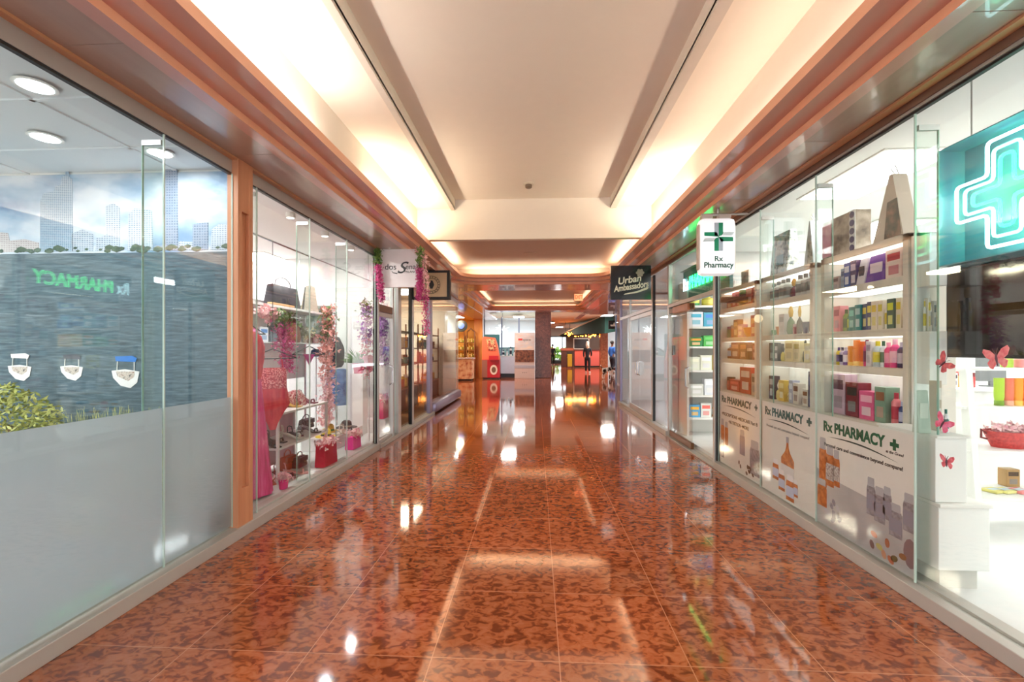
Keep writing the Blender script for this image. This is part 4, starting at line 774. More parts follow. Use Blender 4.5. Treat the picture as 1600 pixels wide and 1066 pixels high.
# big neon cross box
XN = 2.30; yn1 = YX(1466, XN); s_ = .665; z0n = 1.866
t = thing('neon_cross_sign', 'blue acrylic box sign with white and green neon pharmacy cross', 'sign', (XN, yn1 - s_ / 2, z0n), rot=FACE_L)
CY = mat('cyan acrylic', (110, 172, 186), .25, coat=.5); MB().box(-s_ / 2, s_ / 2, 0, s_, -.16, -.14).build('back_panel', mat('back panel teal', (96, 150, 166), .35), t)
for b_ in ((-s_ / 2, -s_ / 2 + .006, 0, s_), (s_ / 2 - .006, s_ / 2, 0, s_), (-s_ / 2, s_ / 2, 0, .006), (-s_ / 2, s_ / 2, s_ - .006, s_)): MB().box(b_[0], b_[1], b_[2], b_[3], -.16, 0).build('side_panel', CY, t)
def crossoutline(a, k, r=.02):
    P = [(-k, -a), (k, -a), (k, -k), (a, -k), (a, k), (k, k), (k, a), (-k, a), (-k, k), (-a, k), (-a, -k), (-k, -k)]; out = []
    for i, p in enumerate(P):
        p = Vector(p + (0,)); q = Vector(P[i - 1] + (0,)); n_ = Vector(P[(i + 1) % 12] + (0,)); d1, d2 = (q - p).normalized() * r, (n_ - p).normalized() * r
        out += [p + d1, p + d1 * .3 + d2 * .3, p + d2]
    return out
for a, k, m in ((.275, .10, NW), (.225, .068, glow('neon aqua', (120, 255, 205), 4.5)), (.18, .034, NG)):
    MB().tube([Vector((p.x, p.y + s_ / 2, -.05)) for p in crossoutline(a, k)], .0085, 8, True).build('neon_tube', m, t, True)
MB().tube([(-.22, s_, -.08), (-.22, 2.9 - z0n, -.08)], .004).tube([(.22, s_, -.08), (.22, 2.9 - z0n, -.08)], .004).build('suspension_rod', ALU, t)
# dark television
XT = 2.62; ya = YX(1478, XT); zt, zb = 1.905, 1.345
t = thing('television', 'dark flat screen television behind the pharmacy glass', 'television', (XT, ya - .5, zb), rz=R(-90))
bx(-.5, .5, 0, .04, 0, zt - zb, .006).build('housing', DARK, t); bx(-.485, .485, -.003, 0, .02, zt - zb - .02).build('screen', mat('screen black', (14, 14, 18), .06, spec=.8), t)
MB().box(-.06, .06, .04, .10, .2, .36).tube([(0, .10, .3), (0, .10, 2.95 - zb)], .02).build('ceiling_mount', GREY, t)
# white cabinet tower, counters and ladder shelf
p = onZ(1462, 925, .075); q = onZ(1541, 925, .075)
t = thing('base_cabinet', 'white low cabinet with recessed plinth near the pharmacy glass', 'cabinet', (0, 0, .075))
xl, xr, yf = 2.20, q.x + .02, q.y; xm = XY(1516, yf)
bx(xl + .03, xr - .04, yf + .03, yf + .45, 0, .11).build('plinth', cm((206, 204, 196)), t); bx(xl, xr, yf, yf + .48, .11, .455, .004).build('body', mat('cabinet white', (240, 240, 236), .3, var=.01), t); bx(xl - .0, xr + .01, yf - .01, yf + .49, .455, .475, .003).build('counter_top', WHITE, t)
zc_ = onY(1480, 680, yf + .05).z
t = thing('display_block', 'white upper block standing on the low white cabinet', 'cabinet', (0, yf + .02, .551)); bx(xl, xm, 0, .42, 0, zc_ - .551 - .012, .003).build('body', MATS['cabinet white'], t); bx(xl, xm + .02, -.01, .44, zc_ - .551 - .012, zc_ - .551, .002).build('top', WHITE, t)
zt_ = zc_ + .001
def small_box(px, py0, py1, wpx, Y, c, lab, nm='product_box', z=None, kind='box', c2=(230, 230, 220)):
    a = onY(px, py1, Y); b = onY(px + wpx, py0, Y); z = a.z if z is None else z
    return prod(kind, c, c2, 0, b.x - a.x, onY(px, py0, Y).z - z, .05, Matrix.Translation(((a.x + b.x) / 2, Y, z)), lab, None)
small_box(1429, 610, 683, 22, yf + .1, (196, 206, 194), 'pale green folded leaflet standing at the end of the poster shelf', z=zt_, kind='pouch')
small_box(1457, 595, 683, 9, yf + .2, (190, 180, 160), 'tall narrow tan carton standing on the white block', z=zt_)
small_box(1474, 640, 683, 8, yf + .12, (220, 222, 224), 'small silver bottle behind the third butterfly', z=zt_, kind='bottle', c2=(60, 120, 110))
# rear wall shelving
t = thing('rear_counter', 'long white counter along the back of the pharmacy', 'counter', (4.5, 4.2, .075)); bx(-.9, 1.3, 0, .5, 0, .95, .004).build('body', MATS['cabinet white'], t); bx(-.92, 1.32, -.02, .52, .95, .975, .003).build('counter_top', WHITE, t)
Yc = 4.35; zc2 = 1.051
rr = [(1483, 10, .13, (230, 232, 236), (60, 60, 90)), (1494, 9, .14, (236, 196, 130), (190, 60, 50)), (1505, 8, .13, (180, 206, 140), (80, 140, 70)), (1514, 8, .13, (200, 60, 60), (120, 20, 30))]
for k, (px, wp, h__, c_, c2_) in enumerate(rr):
    xx = XY(px + wp / 2, Yc); prod('jar' if k else 'box', c_, c2_, 0, .055, h__, .05, Matrix.Translation((xx, Yc, zc2)), '%s small jar, %s on the rear pharmacy counter' % (cname(c_), ORD[k]) if k else 'small white box leftmost on the rear pharmacy counter', None)
t = thing('monitor', 'dark grey monitor back standing on the rear counter', 'monitor', (XY(1548, 4.45), 4.45, 1.051)); bx(-.12, .12, -.02, .02, .05, .42, .005).build('screen', GREY, t); bx(-.06, .06, -.05, .05, 0, .01).box(-.015, .015, -.01, .01, 0, .06).build('stand', GREY, t)
# ladder shelf
YLs = 3.3; lx0, lx1 = XY(1540, YLs), XY(1540, YLs) + 1.0
t = thing('ladder_shelf', 'white leaning ladder shelf at the far right of the pharmacy', 'shelf', (0, YLs, .075))
def zpy(py, Y=YLs): return onY(1580, py, Y).z - .075
LW = mat('ladder white', (236, 236, 232), .4, var=.02)
for xx in (lx0, lx1):
    MB().box(-.022, .022, -.03, .03, 0, zpy(575) + .06, M=Matrix.Translation((xx + .09, .36, 0)) @ Matrix(((1, 0, -.10 if xx == lx0 else .1, 0), (0, 1, -.30, 0), (0, 0, 1, 0), (0, 0, 0, 1))) if False else Matrix.Translation((xx - .05, 0, 0)) @ Matrix(((1, 0, .09, 0), (0, 1, .18, 0), (0, 0, 1, 0), (0, 0, 0, 1)))).build('rail', LW, t)
shz = [(zpy(577), .22), (zpy(640), .28), (zpy(710), .34), (zpy(782), .42)]
for z, dpt in shz: bx(lx0 - .02 + .07 * z * 0, lx1 + .02, .18 * z - .02, .18 * z - .02 + dpt, z - .02, z, .003).build('shelf', LW, t)
def lad(px, k, kind, c, c2, h, wd, lab, dy=.06):
    z = shz[k][0] + .075; yy = YLs + .18 * shz[k][0] + dy; prod(kind, c, c2, 0, wd, h, .07, Matrix.Translation((XY(px, yy), yy, z)), lab, None)
lad(1573, 0, 'jar', (176, 206, 70), (220, 230, 120), .08, .075, 'lime green tub on the top ladder shelf'); lad(1594, 0, 'jar', (240, 150, 150), (250, 200, 190), .08, .075, 'salmon pink tub on the top ladder shelf')
for px, c, c2, w_ in ((1561, (180, 214, 50), (120, 160, 40), 'lime green'), (1576, (238, 120, 90), (250, 180, 150), 'coral'), (1590, (246, 160, 40), (250, 200, 90), 'orange'), (1604, (240, 110, 40), (250, 170, 90), 'deep orange')): lad(px, 1, 'tube', c, c2, .20, .075, w_ + ' lotion tube on the second ladder shelf')
z = shz[2][0] + .075; yy = YLs + .18 * shz[2][0] + .13; xb = XY(1578, yy)
t = thing('wicker_basket', 'red wicker basket filled with pink trinkets on the ladder shelf', 'basket', (xb, yy, z))
MB().lathe([(.10, 0), (.145, .11), (.15, .12), (.14, .12), (.10, .02), (0, .02)], n=20, sx=1.15, sy_=.75).build('basket_body', noisemat('red wicker', [(176, 40, 44), (224, 76, 72)], 60, .5), t, True)
MB().tube([(-.165, 0, .10), (-.20, 0, .13), (-.20, 0, .07), (-.16, 0, .06)], .008, 6).build('handle', cm((120, 30, 30)), t)
petals([(-.1, 0, .12), (.12, 0, .13)], 120, .06, .03, PNK, 'trinkets', t)
t = thing('plush_toy', 'black and white spotted plush toy beside the red basket', 'toy', (xb + .25, yy - .04, z)); MB().ball((0, 0, .05), .06, 2, (1.2, .8, .8)).build('body', noisemat('spotted plush', [(20, 20, 22), (30, 30, 32), (240, 240, 240)], 16, .9, stops=[.3, .55, .58]), t, True); MB().ball((-.07, -.02, .09), .04, 2).build('head', WHITE, t, True)
z = shz[3][0] + .075; yy = YLs + .18 * shz[3][0] + .14
lad(1576, 3, 'box', (190, 150, 96), (90, 70, 50), .13, .10, 'brown kraft carton stack on the lowest ladder shelf', .3)
for px, c, w_ in ((1553, (230, 220, 130), 'yellow'), (1570, (236, 230, 150), 'pale yellow'), (1592, (236, 140, 140), 'pink')):
    t = thing('snack_packet', '%s flat packet lying on the lowest ladder shelf' % w_, 'packet', (XY(px, yy), yy, z)); bx(-.06, .06, -.05, .05, 0, .02, .006, M=Matrix.Rotation(.3, 4, 'Z')).build('wrapper', cm(c), t); bx(-.04, .04, -.02, .02, .0201, .021, M=Matrix.Rotation(.3, 4, 'Z')).build('label', cm((200, 220, 230)), t)
# pharmacy gondola seen through the door
Xg = 3.35; yg0, yg1 = 7.42, YX(1047, 3.3)
def gz(py, px=1090): return onY(px, py, 7.0).z
t = thing('gondola_shelf', 'white pharmacy wall shelving seen through the open door', 'shelf', (2.28, 7.06, .075)); GW = 2.6
bx(0, GW, .40, .43, 0, 2.35).build('back_panel', WHITE, t)
for xx in (0, GW - .03): bx(xx, xx + .03, 0, .42, 0, 2.35).build('side_panel', WHITE, t)
gs = [.28, .62, 1.0, 1.36, 1.66, 1.98, 2.3]
for z in gs: bx(.03, GW - .03, 0.0, .40, z - .03, z).build('shelf', WHITE, t)
pal = [[(230, 90, 80), (90, 170, 220), (240, 210, 60), (240, 160, 40), (236, 236, 230)], [(236, 236, 236), (226, 230, 236), (150, 160, 180), (220, 220, 214)], [(236, 238, 220), (230, 236, 200), (240, 230, 120), (236, 236, 236)], [(90, 190, 90), (240, 150, 50), (60, 150, 90), (250, 200, 80)], [(60, 160, 190), (90, 180, 210), (240, 240, 245), (60, 120, 200)], [(230, 210, 90), (90, 170, 110), (240, 240, 230), (70, 120, 190)], [(90, 150, 220), (230, 150, 110), (240, 200, 170)]]
for r_, z in enumerate(gs[:-1]):
    its = []; n_ = 9
    for k in range(n_):
        c = random.choice(pal[r_]); its.append((random.choice([P_, P_, B_, P_]), c, tuple(min(255, v + 30) for v in random.choice(pal[r_])), random.uniform(.8, 1.2), random.uniform(.12, .22)))
    row(its, '%s shelf up of the door-side shelving' % ORD[r_], .04, Matrix.Translation((2.28, 7.06 + .1, z + .075)), 1.9, 'goods on the door-side shelving', .12)
# ================================================================== BOUTIQUE
def skin(name, nodes, edges, m, parent, lvl=1):
    """nodes: [(x,y,z,r)] ; one continuous skinned surface"""
    me = bpy.data.meshes.new(name); me.from_pydata([n_[:3] for n_ in nodes], edges, []); o = bpy.data.objects.new(name, me); COL.objects.link(o)
    md = o.modifiers.new('s', 'SKIN'); md.use_smooth_shade = True
    for i, n_ in enumerate(nodes):
        sv = me.skin_vertices[0].data[i]; sv.radius = (n_[3], n_[4] if len(n_) > 4 else n_[3]); sv.use_root = (i == 0)
    o.modifiers.new('b', 'SUBSURF').levels = lvl
    ev = o.evaluated_get(bpy.context.evaluated_depsgraph_get()); nm = bpy.data.meshes.new_from_object(ev); bpy.data.objects.remove(o)
    nm.materials.clear(); nm.materials.append(m)
    for p in nm.polygons: p.use_smooth = True
    o = bpy.data.objects.new(name, nm); COL.objects.link(o)
    if parent: o.parent = parent
    return o
FZ = .091
BW = mat('boutique shelf white', (228, 222, 222), .4, var=.02); BP = mat('boutique pink panel', (190, 140, 150), .5, var=.03)
XS = -3.0
ys0, ys1 = 3.62, YX(512, XS)
# upper wall plank and lower glass shelf (one display wall unit running along the shop)
t = thing('display_rack', 'tall white boutique rack with plank and glass shelf behind the post', 'rack', (XS, ys0, FZ))
LY = ys1 - ys0; z1_ = onX(387, 480, XS).z - FZ; z1b = onX(510, 490, XS).z - FZ
zt1 = 1.905 - FZ; zt2_ = 1.475 - FZ
bx(-.34, .0, 0, LY, zt1 - .03, zt1, .003).build('top_plank', BW, t); bx(-.34, .0, 0, LY, zt2_ - .012, zt2_, .002).build('glass_shelf', mat('white glass', (226, 230, 230), .15), t)
bx(-.36, -.34, 0, LY, .9, 1.9).build('back_panel', cm((236, 226, 228)), t)
for yy in (.02, LY - .02): MB().tube([(-.32, yy, 0), (-.32, yy, 1.9)], .014).build('upright', CHROME, t, True)
MB().tube([(0.02, LY + .0, 0), (0.02, LY, 1.88)], .022).build('front_pole', BW, t, True)
def handbag(px, pyb, w, h, d, X, c, lab, rz=R(90), z=None, flap=True, m=None, grp=None):
    p = onX(px, pyb, X); z = p.z if z is None else z
    t = thing('handbag', lab, 'handbag', (X, p.y, z + .001), rz=rz, group=grp); m = m or cm(c, .4)
    bx(-w / 2, w / 2, -d / 2, d / 2, 0, h, min(d, h) * .15, taper=(.9, .55)).build('bag_body', m, t, True)
    if flap: bx(-w * .43, w * .43, -d / 2 - .006, -d * .3, h * .5, h * .95, .004).build('flap', cm(tuple(int(v * .8) for v in c), .35), t); bx(-.012, .012, -d / 2 - .011, -d / 2 - .005, h * .48, h * .58).build('clasp', cm((206, 176, 110), .25, metal=.8), t)
    MB().tube([(-w * .28, 0, h * .95), (-w * .26, 0, h * 1.2), (-w * .1, 0, h * 1.38), (w * .1, 0, h * 1.38), (w * .26, 0, h * 1.2), (w * .28, 0, h * .95)], .006, 6).build('handle', m, t, True)
    return t
z1x, z2x = 1.905, 1.475
handbag(442, 472, .62, .27, .16, XS - .15, (44, 40, 50), 'large black ruffled handbag on the top plank of the boutique', z=z1x, flap=False, m=noisemat('black ruffle', [(24, 22, 28), (60, 56, 66)], 30, .5))
t = thing('leather_clutch', 'flat tan clutch lying in front of the black ruffled handbag', 'bag', (XS - .05, YX(440, XS - .05), z1x + .001), rz=R(90)); bx(-.25, .25, -.03, .03, 0, .035, .01).build('clutch_body', cm((214, 168, 120)), t); bx(-.25, .25, -.031, .031, .03, .045, .004).build('zip_edge', DARK, t)
for k, (px, cc, l_) in enumerate(((478, (190, 176, 160), 'pale taupe'), (486, (60, 54, 52), 'dark patterned'), (495, (206, 180, 144), 'plain tan'))):
    y = YX(px, XS - .12) + .0; t = thing('tote_bag', l_ + ' paper tote bag leaning on the top plank', 'bag', (XS - .06 - .09 * k, y, z1x + .001), rz=R(90)); MB().prism([(-.10 - .03 * k, 0), (.16 + .05 * k, 0), (.06, .33), (-.05, .34)], 'y', -.035, .035).build('bag_body', cm(cc), t); MB().tube([(-.03, -.03, .32), (-.03, -.035, .40), (.04, -.035, .40), (.04, -.03, .31)], .004, 5).build('handle', cm((230, 222, 210)), t)
its = ((392, 'box', (196, 70, 110), (230, 120, 180), .12, .16, 'magenta folded purse box leftmost on the boutique glass shelf'), (407, 'box', (226, 232, 240), (80, 130, 190), .17, .17, 'white and blue book on the boutique glass shelf'), (424, 'pouch', (96, 104, 112), (70, 76, 84), .14, .27, 'grey pleated purse on the boutique glass shelf'), (489, 'box', (150, 96, 90), (110, 60, 60), .16, .13, 'brown leopard patterned purse at the end of the glass shelf'))
for px, kd, c, c2, w, h, lab in its:
    y = YX(px, XS - .14); prod(kd, c, c2, 0, w, h, .09, Matrix.Translation((XS - .14, y, z2x + .001)) @ Matrix.Rotation(R(90), 4, 'Z'), lab, None)
t = thing('wig', 'wavy brown wig with green leaves on the boutique glass shelf', 'wig', (XS - .14, YX(455, XS - .14), z2x + .001)); MB().lathe([(.13, 0), (.15, .06), (.13, .2), (.08, .3), (0, .33)], n=16, sx=.7).build('hair', noisemat('brown curls', [(92, 44, 28), (150, 86, 56)], 40, .7), t, True); petals([(.02, -.02, .30), (.02, .10, .2)], 90, .08, .03, GRN, 'leaves', t)
t = thing('leafy_spray', 'cream and green leafy spray beside the brown wig', 'flowers', (XS - .14, YX(476, XS - .14), z2x + .001)); MB().lathe([(.03, 0), (.04, .08), (.02, .1)], n=12).build('vase', BW, t, True); petals([(0, 0, .08), (0, .05, .2)], 140, .1, .03, noisemat('cream leaves', [(120, 120, 70), (220, 206, 170)], 30, .6), 'leaves', t)
# flower posts
def G(px, py, X=-2.62): return onX(px, py, X)
garland('pale rose garland twisting down the white front pole of the rack', [G(514, 480, -2.84), G(510, 560, -2.84), G(514, 610, -2.84), G(508, 660, -2.84)], [(0, .22, GRN, 120, 'leaves', .03), (.0, .5, noisemat('peach rose', [(214, 120, 110), (246, 186, 176)], 26, .6), 420, 'roses', .035), (.5, 1, PNK, 360, 'lower_roses', .035)], r=.10)
garland('magenta flower garland hanging behind the coral swimsuit hanger', [G(437, 488, -2.75), G(444, 520, -2.75), G(449, 580, -2.75)], [(0, .3, GRN, 160, 'leaves', .03), (.25, 1, MAG, 700, 'blossoms', .02)], r=.09)
garland('lilac and pink garland at the far end of the boutique window', [G(572, 470, -2.38), G(573, 500, -2.38), G(573, 530, -2.38), G(574, 590, -2.38)], [(0, .3, GRN, 90, 'leaves', .025), (.1, .7, LIL, 420, 'blossoms', .022), (.6, 1, ROSE, 200, 'lower_blossoms', .022)], r=.09)
garland('purple flower curtain garland seen through the boutique door', [(-2.40, 6.98, 2.84), (-2.40, 6.98, 1.15)], [(.45, .55, PNK, 120, 'pale_blossoms', .022), (.5, 1, LIL, 900, 'blossoms', .022)], r=.10)
garland('short pink paper flower garland under the top plank', [G(412, 482, -2.85), G(420, 490, -2.85), G(416, 500, -2.85)], [(0, 1, PNK, 120, 'blossoms', .04)], r=.08)
# gown and swimsuit on hangers, hanging from a ceiling rail
t = thing('garment_rail', 'thin chrome rail hanging from the boutique ceiling', 'rail', (-2.5, 3.6, 2.42)); MB().tube([(0, 0, 0), (0, 3.2, 0)], .01).tube([(0, .05, 0), (0, .05, .43)], .004).tube([(0, 3.1, 0), (0, 3.1, .43)], .004).build('rail', CHROME, t, True)
def wavy(prof, n=40, folds=9, amp=.06, thin=.35):
    b = MB(); rings = []
    for r, z in prof: rings.append([b.b.verts.new((r * math.cos(2 * math.pi * k / n) * (1 + amp * math.cos(folds * 2 * math.pi * k / n)), r * thin * math.sin(2 * math.pi * k / n) * (1 + 2 * amp * math.cos(folds * 2 * math.pi * k / n + 1)), z)) for k in range(n)])
    for a, c_ in zip(rings, rings[1:]):
        for k in range(n): b.b.faces.new((a[k], a[(k + 1) % n], c_[(k + 1) % n], c_[k]))
    return b
def hanger(t, w, z, up, m=BLACK):
    MB().tube([(-w / 2, 0, z), (-w * .3, 0, z + .035), (0, 0, z + .09), (w * .3, 0, z + .035), (w / 2, 0, z), (-w / 2, 0, z - .005)], .006, 6).build('hanger', m, t, True); MB().tube([(0, 0, z + .088), (0, 0, z + .13), (0, 0, up)], .003, 5).build('hook', m, t, True)
PKG = noisemat('hot pink fabric', [(196, 30, 96), (232, 60, 140), (244, 110, 170)], 5, .55, (6, 6, .6)); CRL = noisemat('coral red mesh fabric', [(196, 24, 56), (222, 50, 76), (240, 90, 100)], 6, .5, (4, 4, .7)); SEQ = noisemat('coral sequins', [(170, 20, 60), (230, 80, 100), (255, 190, 190)], 90, .3, stops=[.4, .5, .62])
pg = onX(398, 790, -2.46); zg = .12
t = thing('evening_gown', 'long hot pink gown hanging right behind the wooden post', 'dress', (-2.5, pg.y - .03, FZ + .02), rz=R(60))
wavy([(.21, 0), (.17, .4), (.13, .8), (.105, 1.02)], thin=.5).build('skirt', PKG, t, True); wavy([(.105, 1.02), (.12, 1.1), (.14, 1.3), (.11, 1.4), (.05, 1.44)], folds=3, amp=.03, thin=.5).build('bodice', CRL, t, True); hanger(t, .3, 1.42, 2.40 - FZ - .09 + .09)
ps = onX(424, 676, -2.42); zs_ = ps.z
t = thing('swimsuit', 'coral red sequinned one piece swimsuit on a black hanger', 'swimsuit', (-2.5, YX(426, -2.5), onX(426, 672, -2.5).z), rz=R(38))
zh = onX(426, 560, -2.5).z - t.location.z; ztop = onX(426, 575, -2.5).z - t.location.z; zwaist = onX(426, 607, -2.5).z - t.location.z
wavy([(.12, zwaist), (.118, ztop - .02), (.10, ztop)], folds=4, amp=.02, thin=.4).build('sequinned_bodice', SEQ, t, True)
wavy([(.025, 0), (.045, .06), (.10, .17), (.145, .24), (.13, zwaist - .05), (.12, zwaist)], folds=5, amp=.03, thin=.4).build('lower_body', CRL, t, True)
hanger(t, .42, zh, 2.42 - t.location.z); MB().tube([(-.09, 0, ztop), (-.07, 0, zh + .02)], .006, 5).build('strap', CRL, t); MB().tube([(.09, 0, ztop), (.07, 0, zh + .02)], .006, 5).build('strap', CRL, t)
ps = onX(483, 565, -2.5)
t = thing('bikini_top', 'small purple bikini triangle on a black hanger in the boutique', 'swimsuit', (-2.5, ps.y, ps.z), rz=R(40)); MB().prism([(-.06, .08), (.06, .08), (0, -.04)], 'y', -.01, .01).build('cup', cm((170, 40, 120)), t); hanger(t, .34, .08, 2.42 - ps.z)
# low white shoe rack
XR = -2.47; yr0, yr1 = YX(436, XR), YX(513, XR) ; zr = [onX(438, 646, XR).z, onX(439, 700, XR).z]
t = thing('shoe_rack', 'low white two tier shoe rack along the boutique glass', 'rack', (XR, yr0, FZ)); LR = yr1 - yr0
za, zb_ = zr[0] - FZ, zr[1] - FZ; RW = .42
for z in (za, zb_): bx(-RW, 0, 0, LR, z - .022, z, .003).build('shelf', BW, t)
for xx, yy in ((-.02, .012), (-.02, LR - .012), (-RW + .01, .012), (-RW + .01, LR - .012)): bx(xx - .012, xx + .012, yy - .012, yy + .012, 0, za - .02).build('leg', BW, t)
bx(-RW - .02, -RW, 0, LR, .03, za - .02).build('back_panel', BP, t)
def shoe(X, y, z, rz, c, lab, heel=.07, grp=None):
    t = thing('high_heel_shoe' if heel > .03 else 'sandal', lab, 'shoe', (X, y, z + .001), rz=rz, group=grp); m = cm(c, .3)
    MB().prism([(-.12, 0), (-.04, 0), (.04, heel * .6), (.11, heel), (.12, heel + .012), (.04, heel * .6 + .014), (-.04, .014), (-.12, .014)], 'y', -.032, .032).build('sole', m, t)
    if heel > .03: bx(.095, .112, -.01, .01, 0, heel).build('heel', m, t)
    MB().tube([(-.07, -.033, .01), (-.07, -.02, .045), (-.07, .02, .045), (-.07, .033, .01)], .009, 5).build('toe_strap', m, t, True); MB().tube([(.09, -.03, heel + .01), (.10, -.025, heel + .07), (.11, 0, heel + .08), (.10, .025, heel + .07), (.09, .03, heel + .01)], .005, 5).build('ankle_strap', m, t, True)
    return t
sc_ = [((190, 110, 150), 'mauve'), ((200, 40, 60), 'red'), ((206, 160, 80), 'gold'), ((216, 200, 196), 'cream'), ((120, 30, 50), 'wine')]
for k in range(5): shoe(XR - .15 - .1 * (k % 2), yr0 + .10 + k * (LR - .25) / 4.3, zr[0], R(150 + 20 * (k % 3)), sc_[k][0], sc_[k][1] + ' strappy heel on the top of the low shoe rack, %s from left' % ORD[k])
sc2 = [((30, 28, 32), 'black'), ((60, 56, 58), 'charcoal'), ((210, 204, 190), 'zebra white'), ((36, 32, 36), 'jet black'), ((90, 84, 80), 'grey patterned')]
for k in range(5): shoe(XR - .12 - .08 * (k % 2), yr0 + .08 + k * (LR - .22) / 4.3, zr[1], R(150 + 24 * (k % 3)), sc2[k][0], sc2[k][1] + ' sandal on the lower tier of the low shoe rack, %s from left' % ORD[k], .07 if k % 2 == 0 else .015)
for k in range(1, 4): shoe(XR - .33, yr0 + .16 + k * (LR - .3) / 3.5, zr[0], R(140 + 26 * k), [(226, 170, 176), (170, 30, 60), (230, 200, 120), (60, 30, 40)][k], ['blush pink', 'deep crimson', 'pale gold', 'dark plum'][k] + ' heel in the back row on top of the shoe rack')
t = thing('flower_bunch', 'fluffy pale pink flower bunch with a magenta centre on the shoe rack top', 'flowers', (XR - .30, yr0 + .12, zr[0] + .001)); MB().lathe([(.03, 0), (.035, .07), (0, .07)], n=12).build('vase', BW, t, True); petals([(-.04, -.02, .16), (0, .05, .24)], 420, .14, .04, noisemat('blush petals', [(236, 150, 170), (250, 206, 210)], 26, .6), 'blossoms', t); MB().ball((.03, -.02, .18), .04, 2).build('magenta_centre', cm((200, 20, 90), .7), t, True)
t = thing('scarf', 'striped red and cream scarf draped over the middle of the shoe rack top', 'scarf', (XR - .18, (yr0 + yr1) / 2 + .1, zr[0] + .001), rz=R(80)); wavy([(.13, 0), (.12, .08), (.07, .15), (.02, .17)], folds=11, amp=.12, thin=.7).build('cloth', noisemat('striped scarf', [(150, 30, 50), (240, 214, 206), (176, 40, 60)], 20, .7, (1, 6, 1), stops=[.42, .5, .58]), t, True)
handbag(478, 640, .26, .12, .1, XR - .30, (36, 32, 36), 'black handbag at the back of the shoe rack lower tier', z=zr[1])
handbag(386, 700, .24, .16, .12, -2.75, (24, 24, 28), 'glossy black handbag beside the left end of the shoe rack', z=.40)
t = thing('side_table', 'small white side table holding the glossy black handbag', 'table', (-2.75, yr0 - .19, FZ)); bx(-.18, .2, -.16, .16, .28, .307, .003).build('table_top', BW, t)
for a in ((-.16, -.14), (-.16, .14), (.18, -.14), (.18, .14)): bx(a[0] - .01, a[0] + .01, a[1] - .01, a[1] + .01, 0, .28).build('leg', BW, t)
fs = [((140, 120, 90), 'khaki'), ((206, 90, 50), 'orange gold'), ((120, 26, 40), 'dark red'), ((226, 150, 150), 'pink')]
for k, (px, X) in enumerate(((412, -2.52), (421, -2.6), (445, -2.55), (462, -2.5))):
    y = YX(px, X); shoe(X, y, FZ, R(120 + 30 * k), fs[k][0], fs[k][1] + ' wedge sandal on the boutique floor, %s from the wooden post' % ORD[k], .05)
handbag(449, 716, .22, .15, .1, -2.7, (190, 70, 40), 'orange and gold floral handbag on the floor under the shoe rack', z=FZ)
handbag(468, 722, .2, .12, .1, -2.62, (90, 14, 26), 'dark red handbag on the floor beside the orange one', z=FZ)
def pot(px, py, X, r, h, c, lab, grp=None, z=FZ, name='gift_pot'):
    p = onX(px, py, X); t = thing(name, lab, 'bucket', (X, p.y, z + .001), group=grp); MB().lathe([(r * .8, 0), (r, h), (r * .94, h), (r * .75, .01)], n=18).build('bucket_body', cm(c, .35), t, True); petals([(0, 0, h), (0, 0, h + .04)], 70, r * 1.2, .03, PNK, 'tissue', t); return t
pot(443, 765, -2.36, .045, .09, (232, 30, 130), 'tiny hot pink pail with tissue against the boutique glass')
def tote(px, py, X, w, h, c, lab, z=FZ):
    p = onX(px, py, X); t = thing('gift_bag', lab, 'bag', (X, p.y, z + .001), rz=R(87)); bx(-w / 2, w / 2, -.06, .06, 0, h, .01, taper=(.9, .9)).build('bag_body', mat('felt %d' % c[0], c, .8), t); petals([(-w * .3, 0, h), (w * .3, 0, h + .03)], 110, .08, .035, PNK, 'tissue', t); MB().tube([(-.05, -.06, h), (-.04, -.06, h + .09), (.04, -.06, h + .09), (.05, -.06, h)], .005, 5).build('handle', cm((240, 120, 170)), t); return t
tote(510, 716, -2.365, .30, .24, (206, 16, 60), 'crimson felt tote bag filled with pink flowers on the boutique floor')
tote(552, 700, -2.40, .24, .17, (240, 40, 150), 'hot pink tote bag with pink tissue near the end of the window')
tote(598, 655, -2.43, .24, .3, (224, 30, 110), 'magenta gift bag seen through the boutique door', z=.30)
t = thing('display_plinth', 'white plinth behind the boutique door', 'plinth', (-2.50, YX(598, -2.43), FZ)); bx(-.2, .17, -.16, .16, 0, .208, .003).build('body', BW, t)
# low white floor display with flat shoes and hats
dpy = 6.15; t = thing('low_platform', 'low white display platform with summer hats and sandals', 'platform', (-2.86, dpy + .1, FZ)); bx(-.12, .28, -.60, .42, 0, .17, .004).build('body', BW, t)
def hat(X, y, z, r, c, band, lab):
    t = thing('sun_hat', lab, 'hat', (X, y, z + .001)); MB().lathe([(r, 0), (r, .006), (r * .5, .012), (r * .45, .08), (r * .3, .1), (0, .1)], n=22).build('straw_hat', cm(c, .8), t, True); MB().lathe([(r * .5, .014), (r * .485, .036)], n=22).build('hat_band', cm(band), t, True); return t
hat(-2.72, dpy - .36, FZ + .17, .13, (226, 196, 60), (60, 60, 50), 'yellow sun hat on the low white platform'); hat(-2.84, dpy + .0, FZ + .17, .13, (206, 160, 60), (60, 120, 60), 'golden hat at the back of the low platform'); hat(-2.74, dpy + .33, FZ + .17, .15, (40, 36, 40), (160, 140, 120), 'black wide brim hat on the low white platform')
for k in range(3): shoe(-2.63, dpy - .16 + .12 * k, FZ + .17, R(100 + 25 * k), [(226, 210, 200), (190, 150, 130), (80, 60, 60)][k], ['cream', 'tan', 'dark brown'][k] + ' flat sandal on the low white platform', .015)
hat(XS - .12, YX(494, XS - .12), .86 + .43, .15, (36, 60, 110), (190, 60, 60), 'blue and black hat on the middle bracket of the rack')
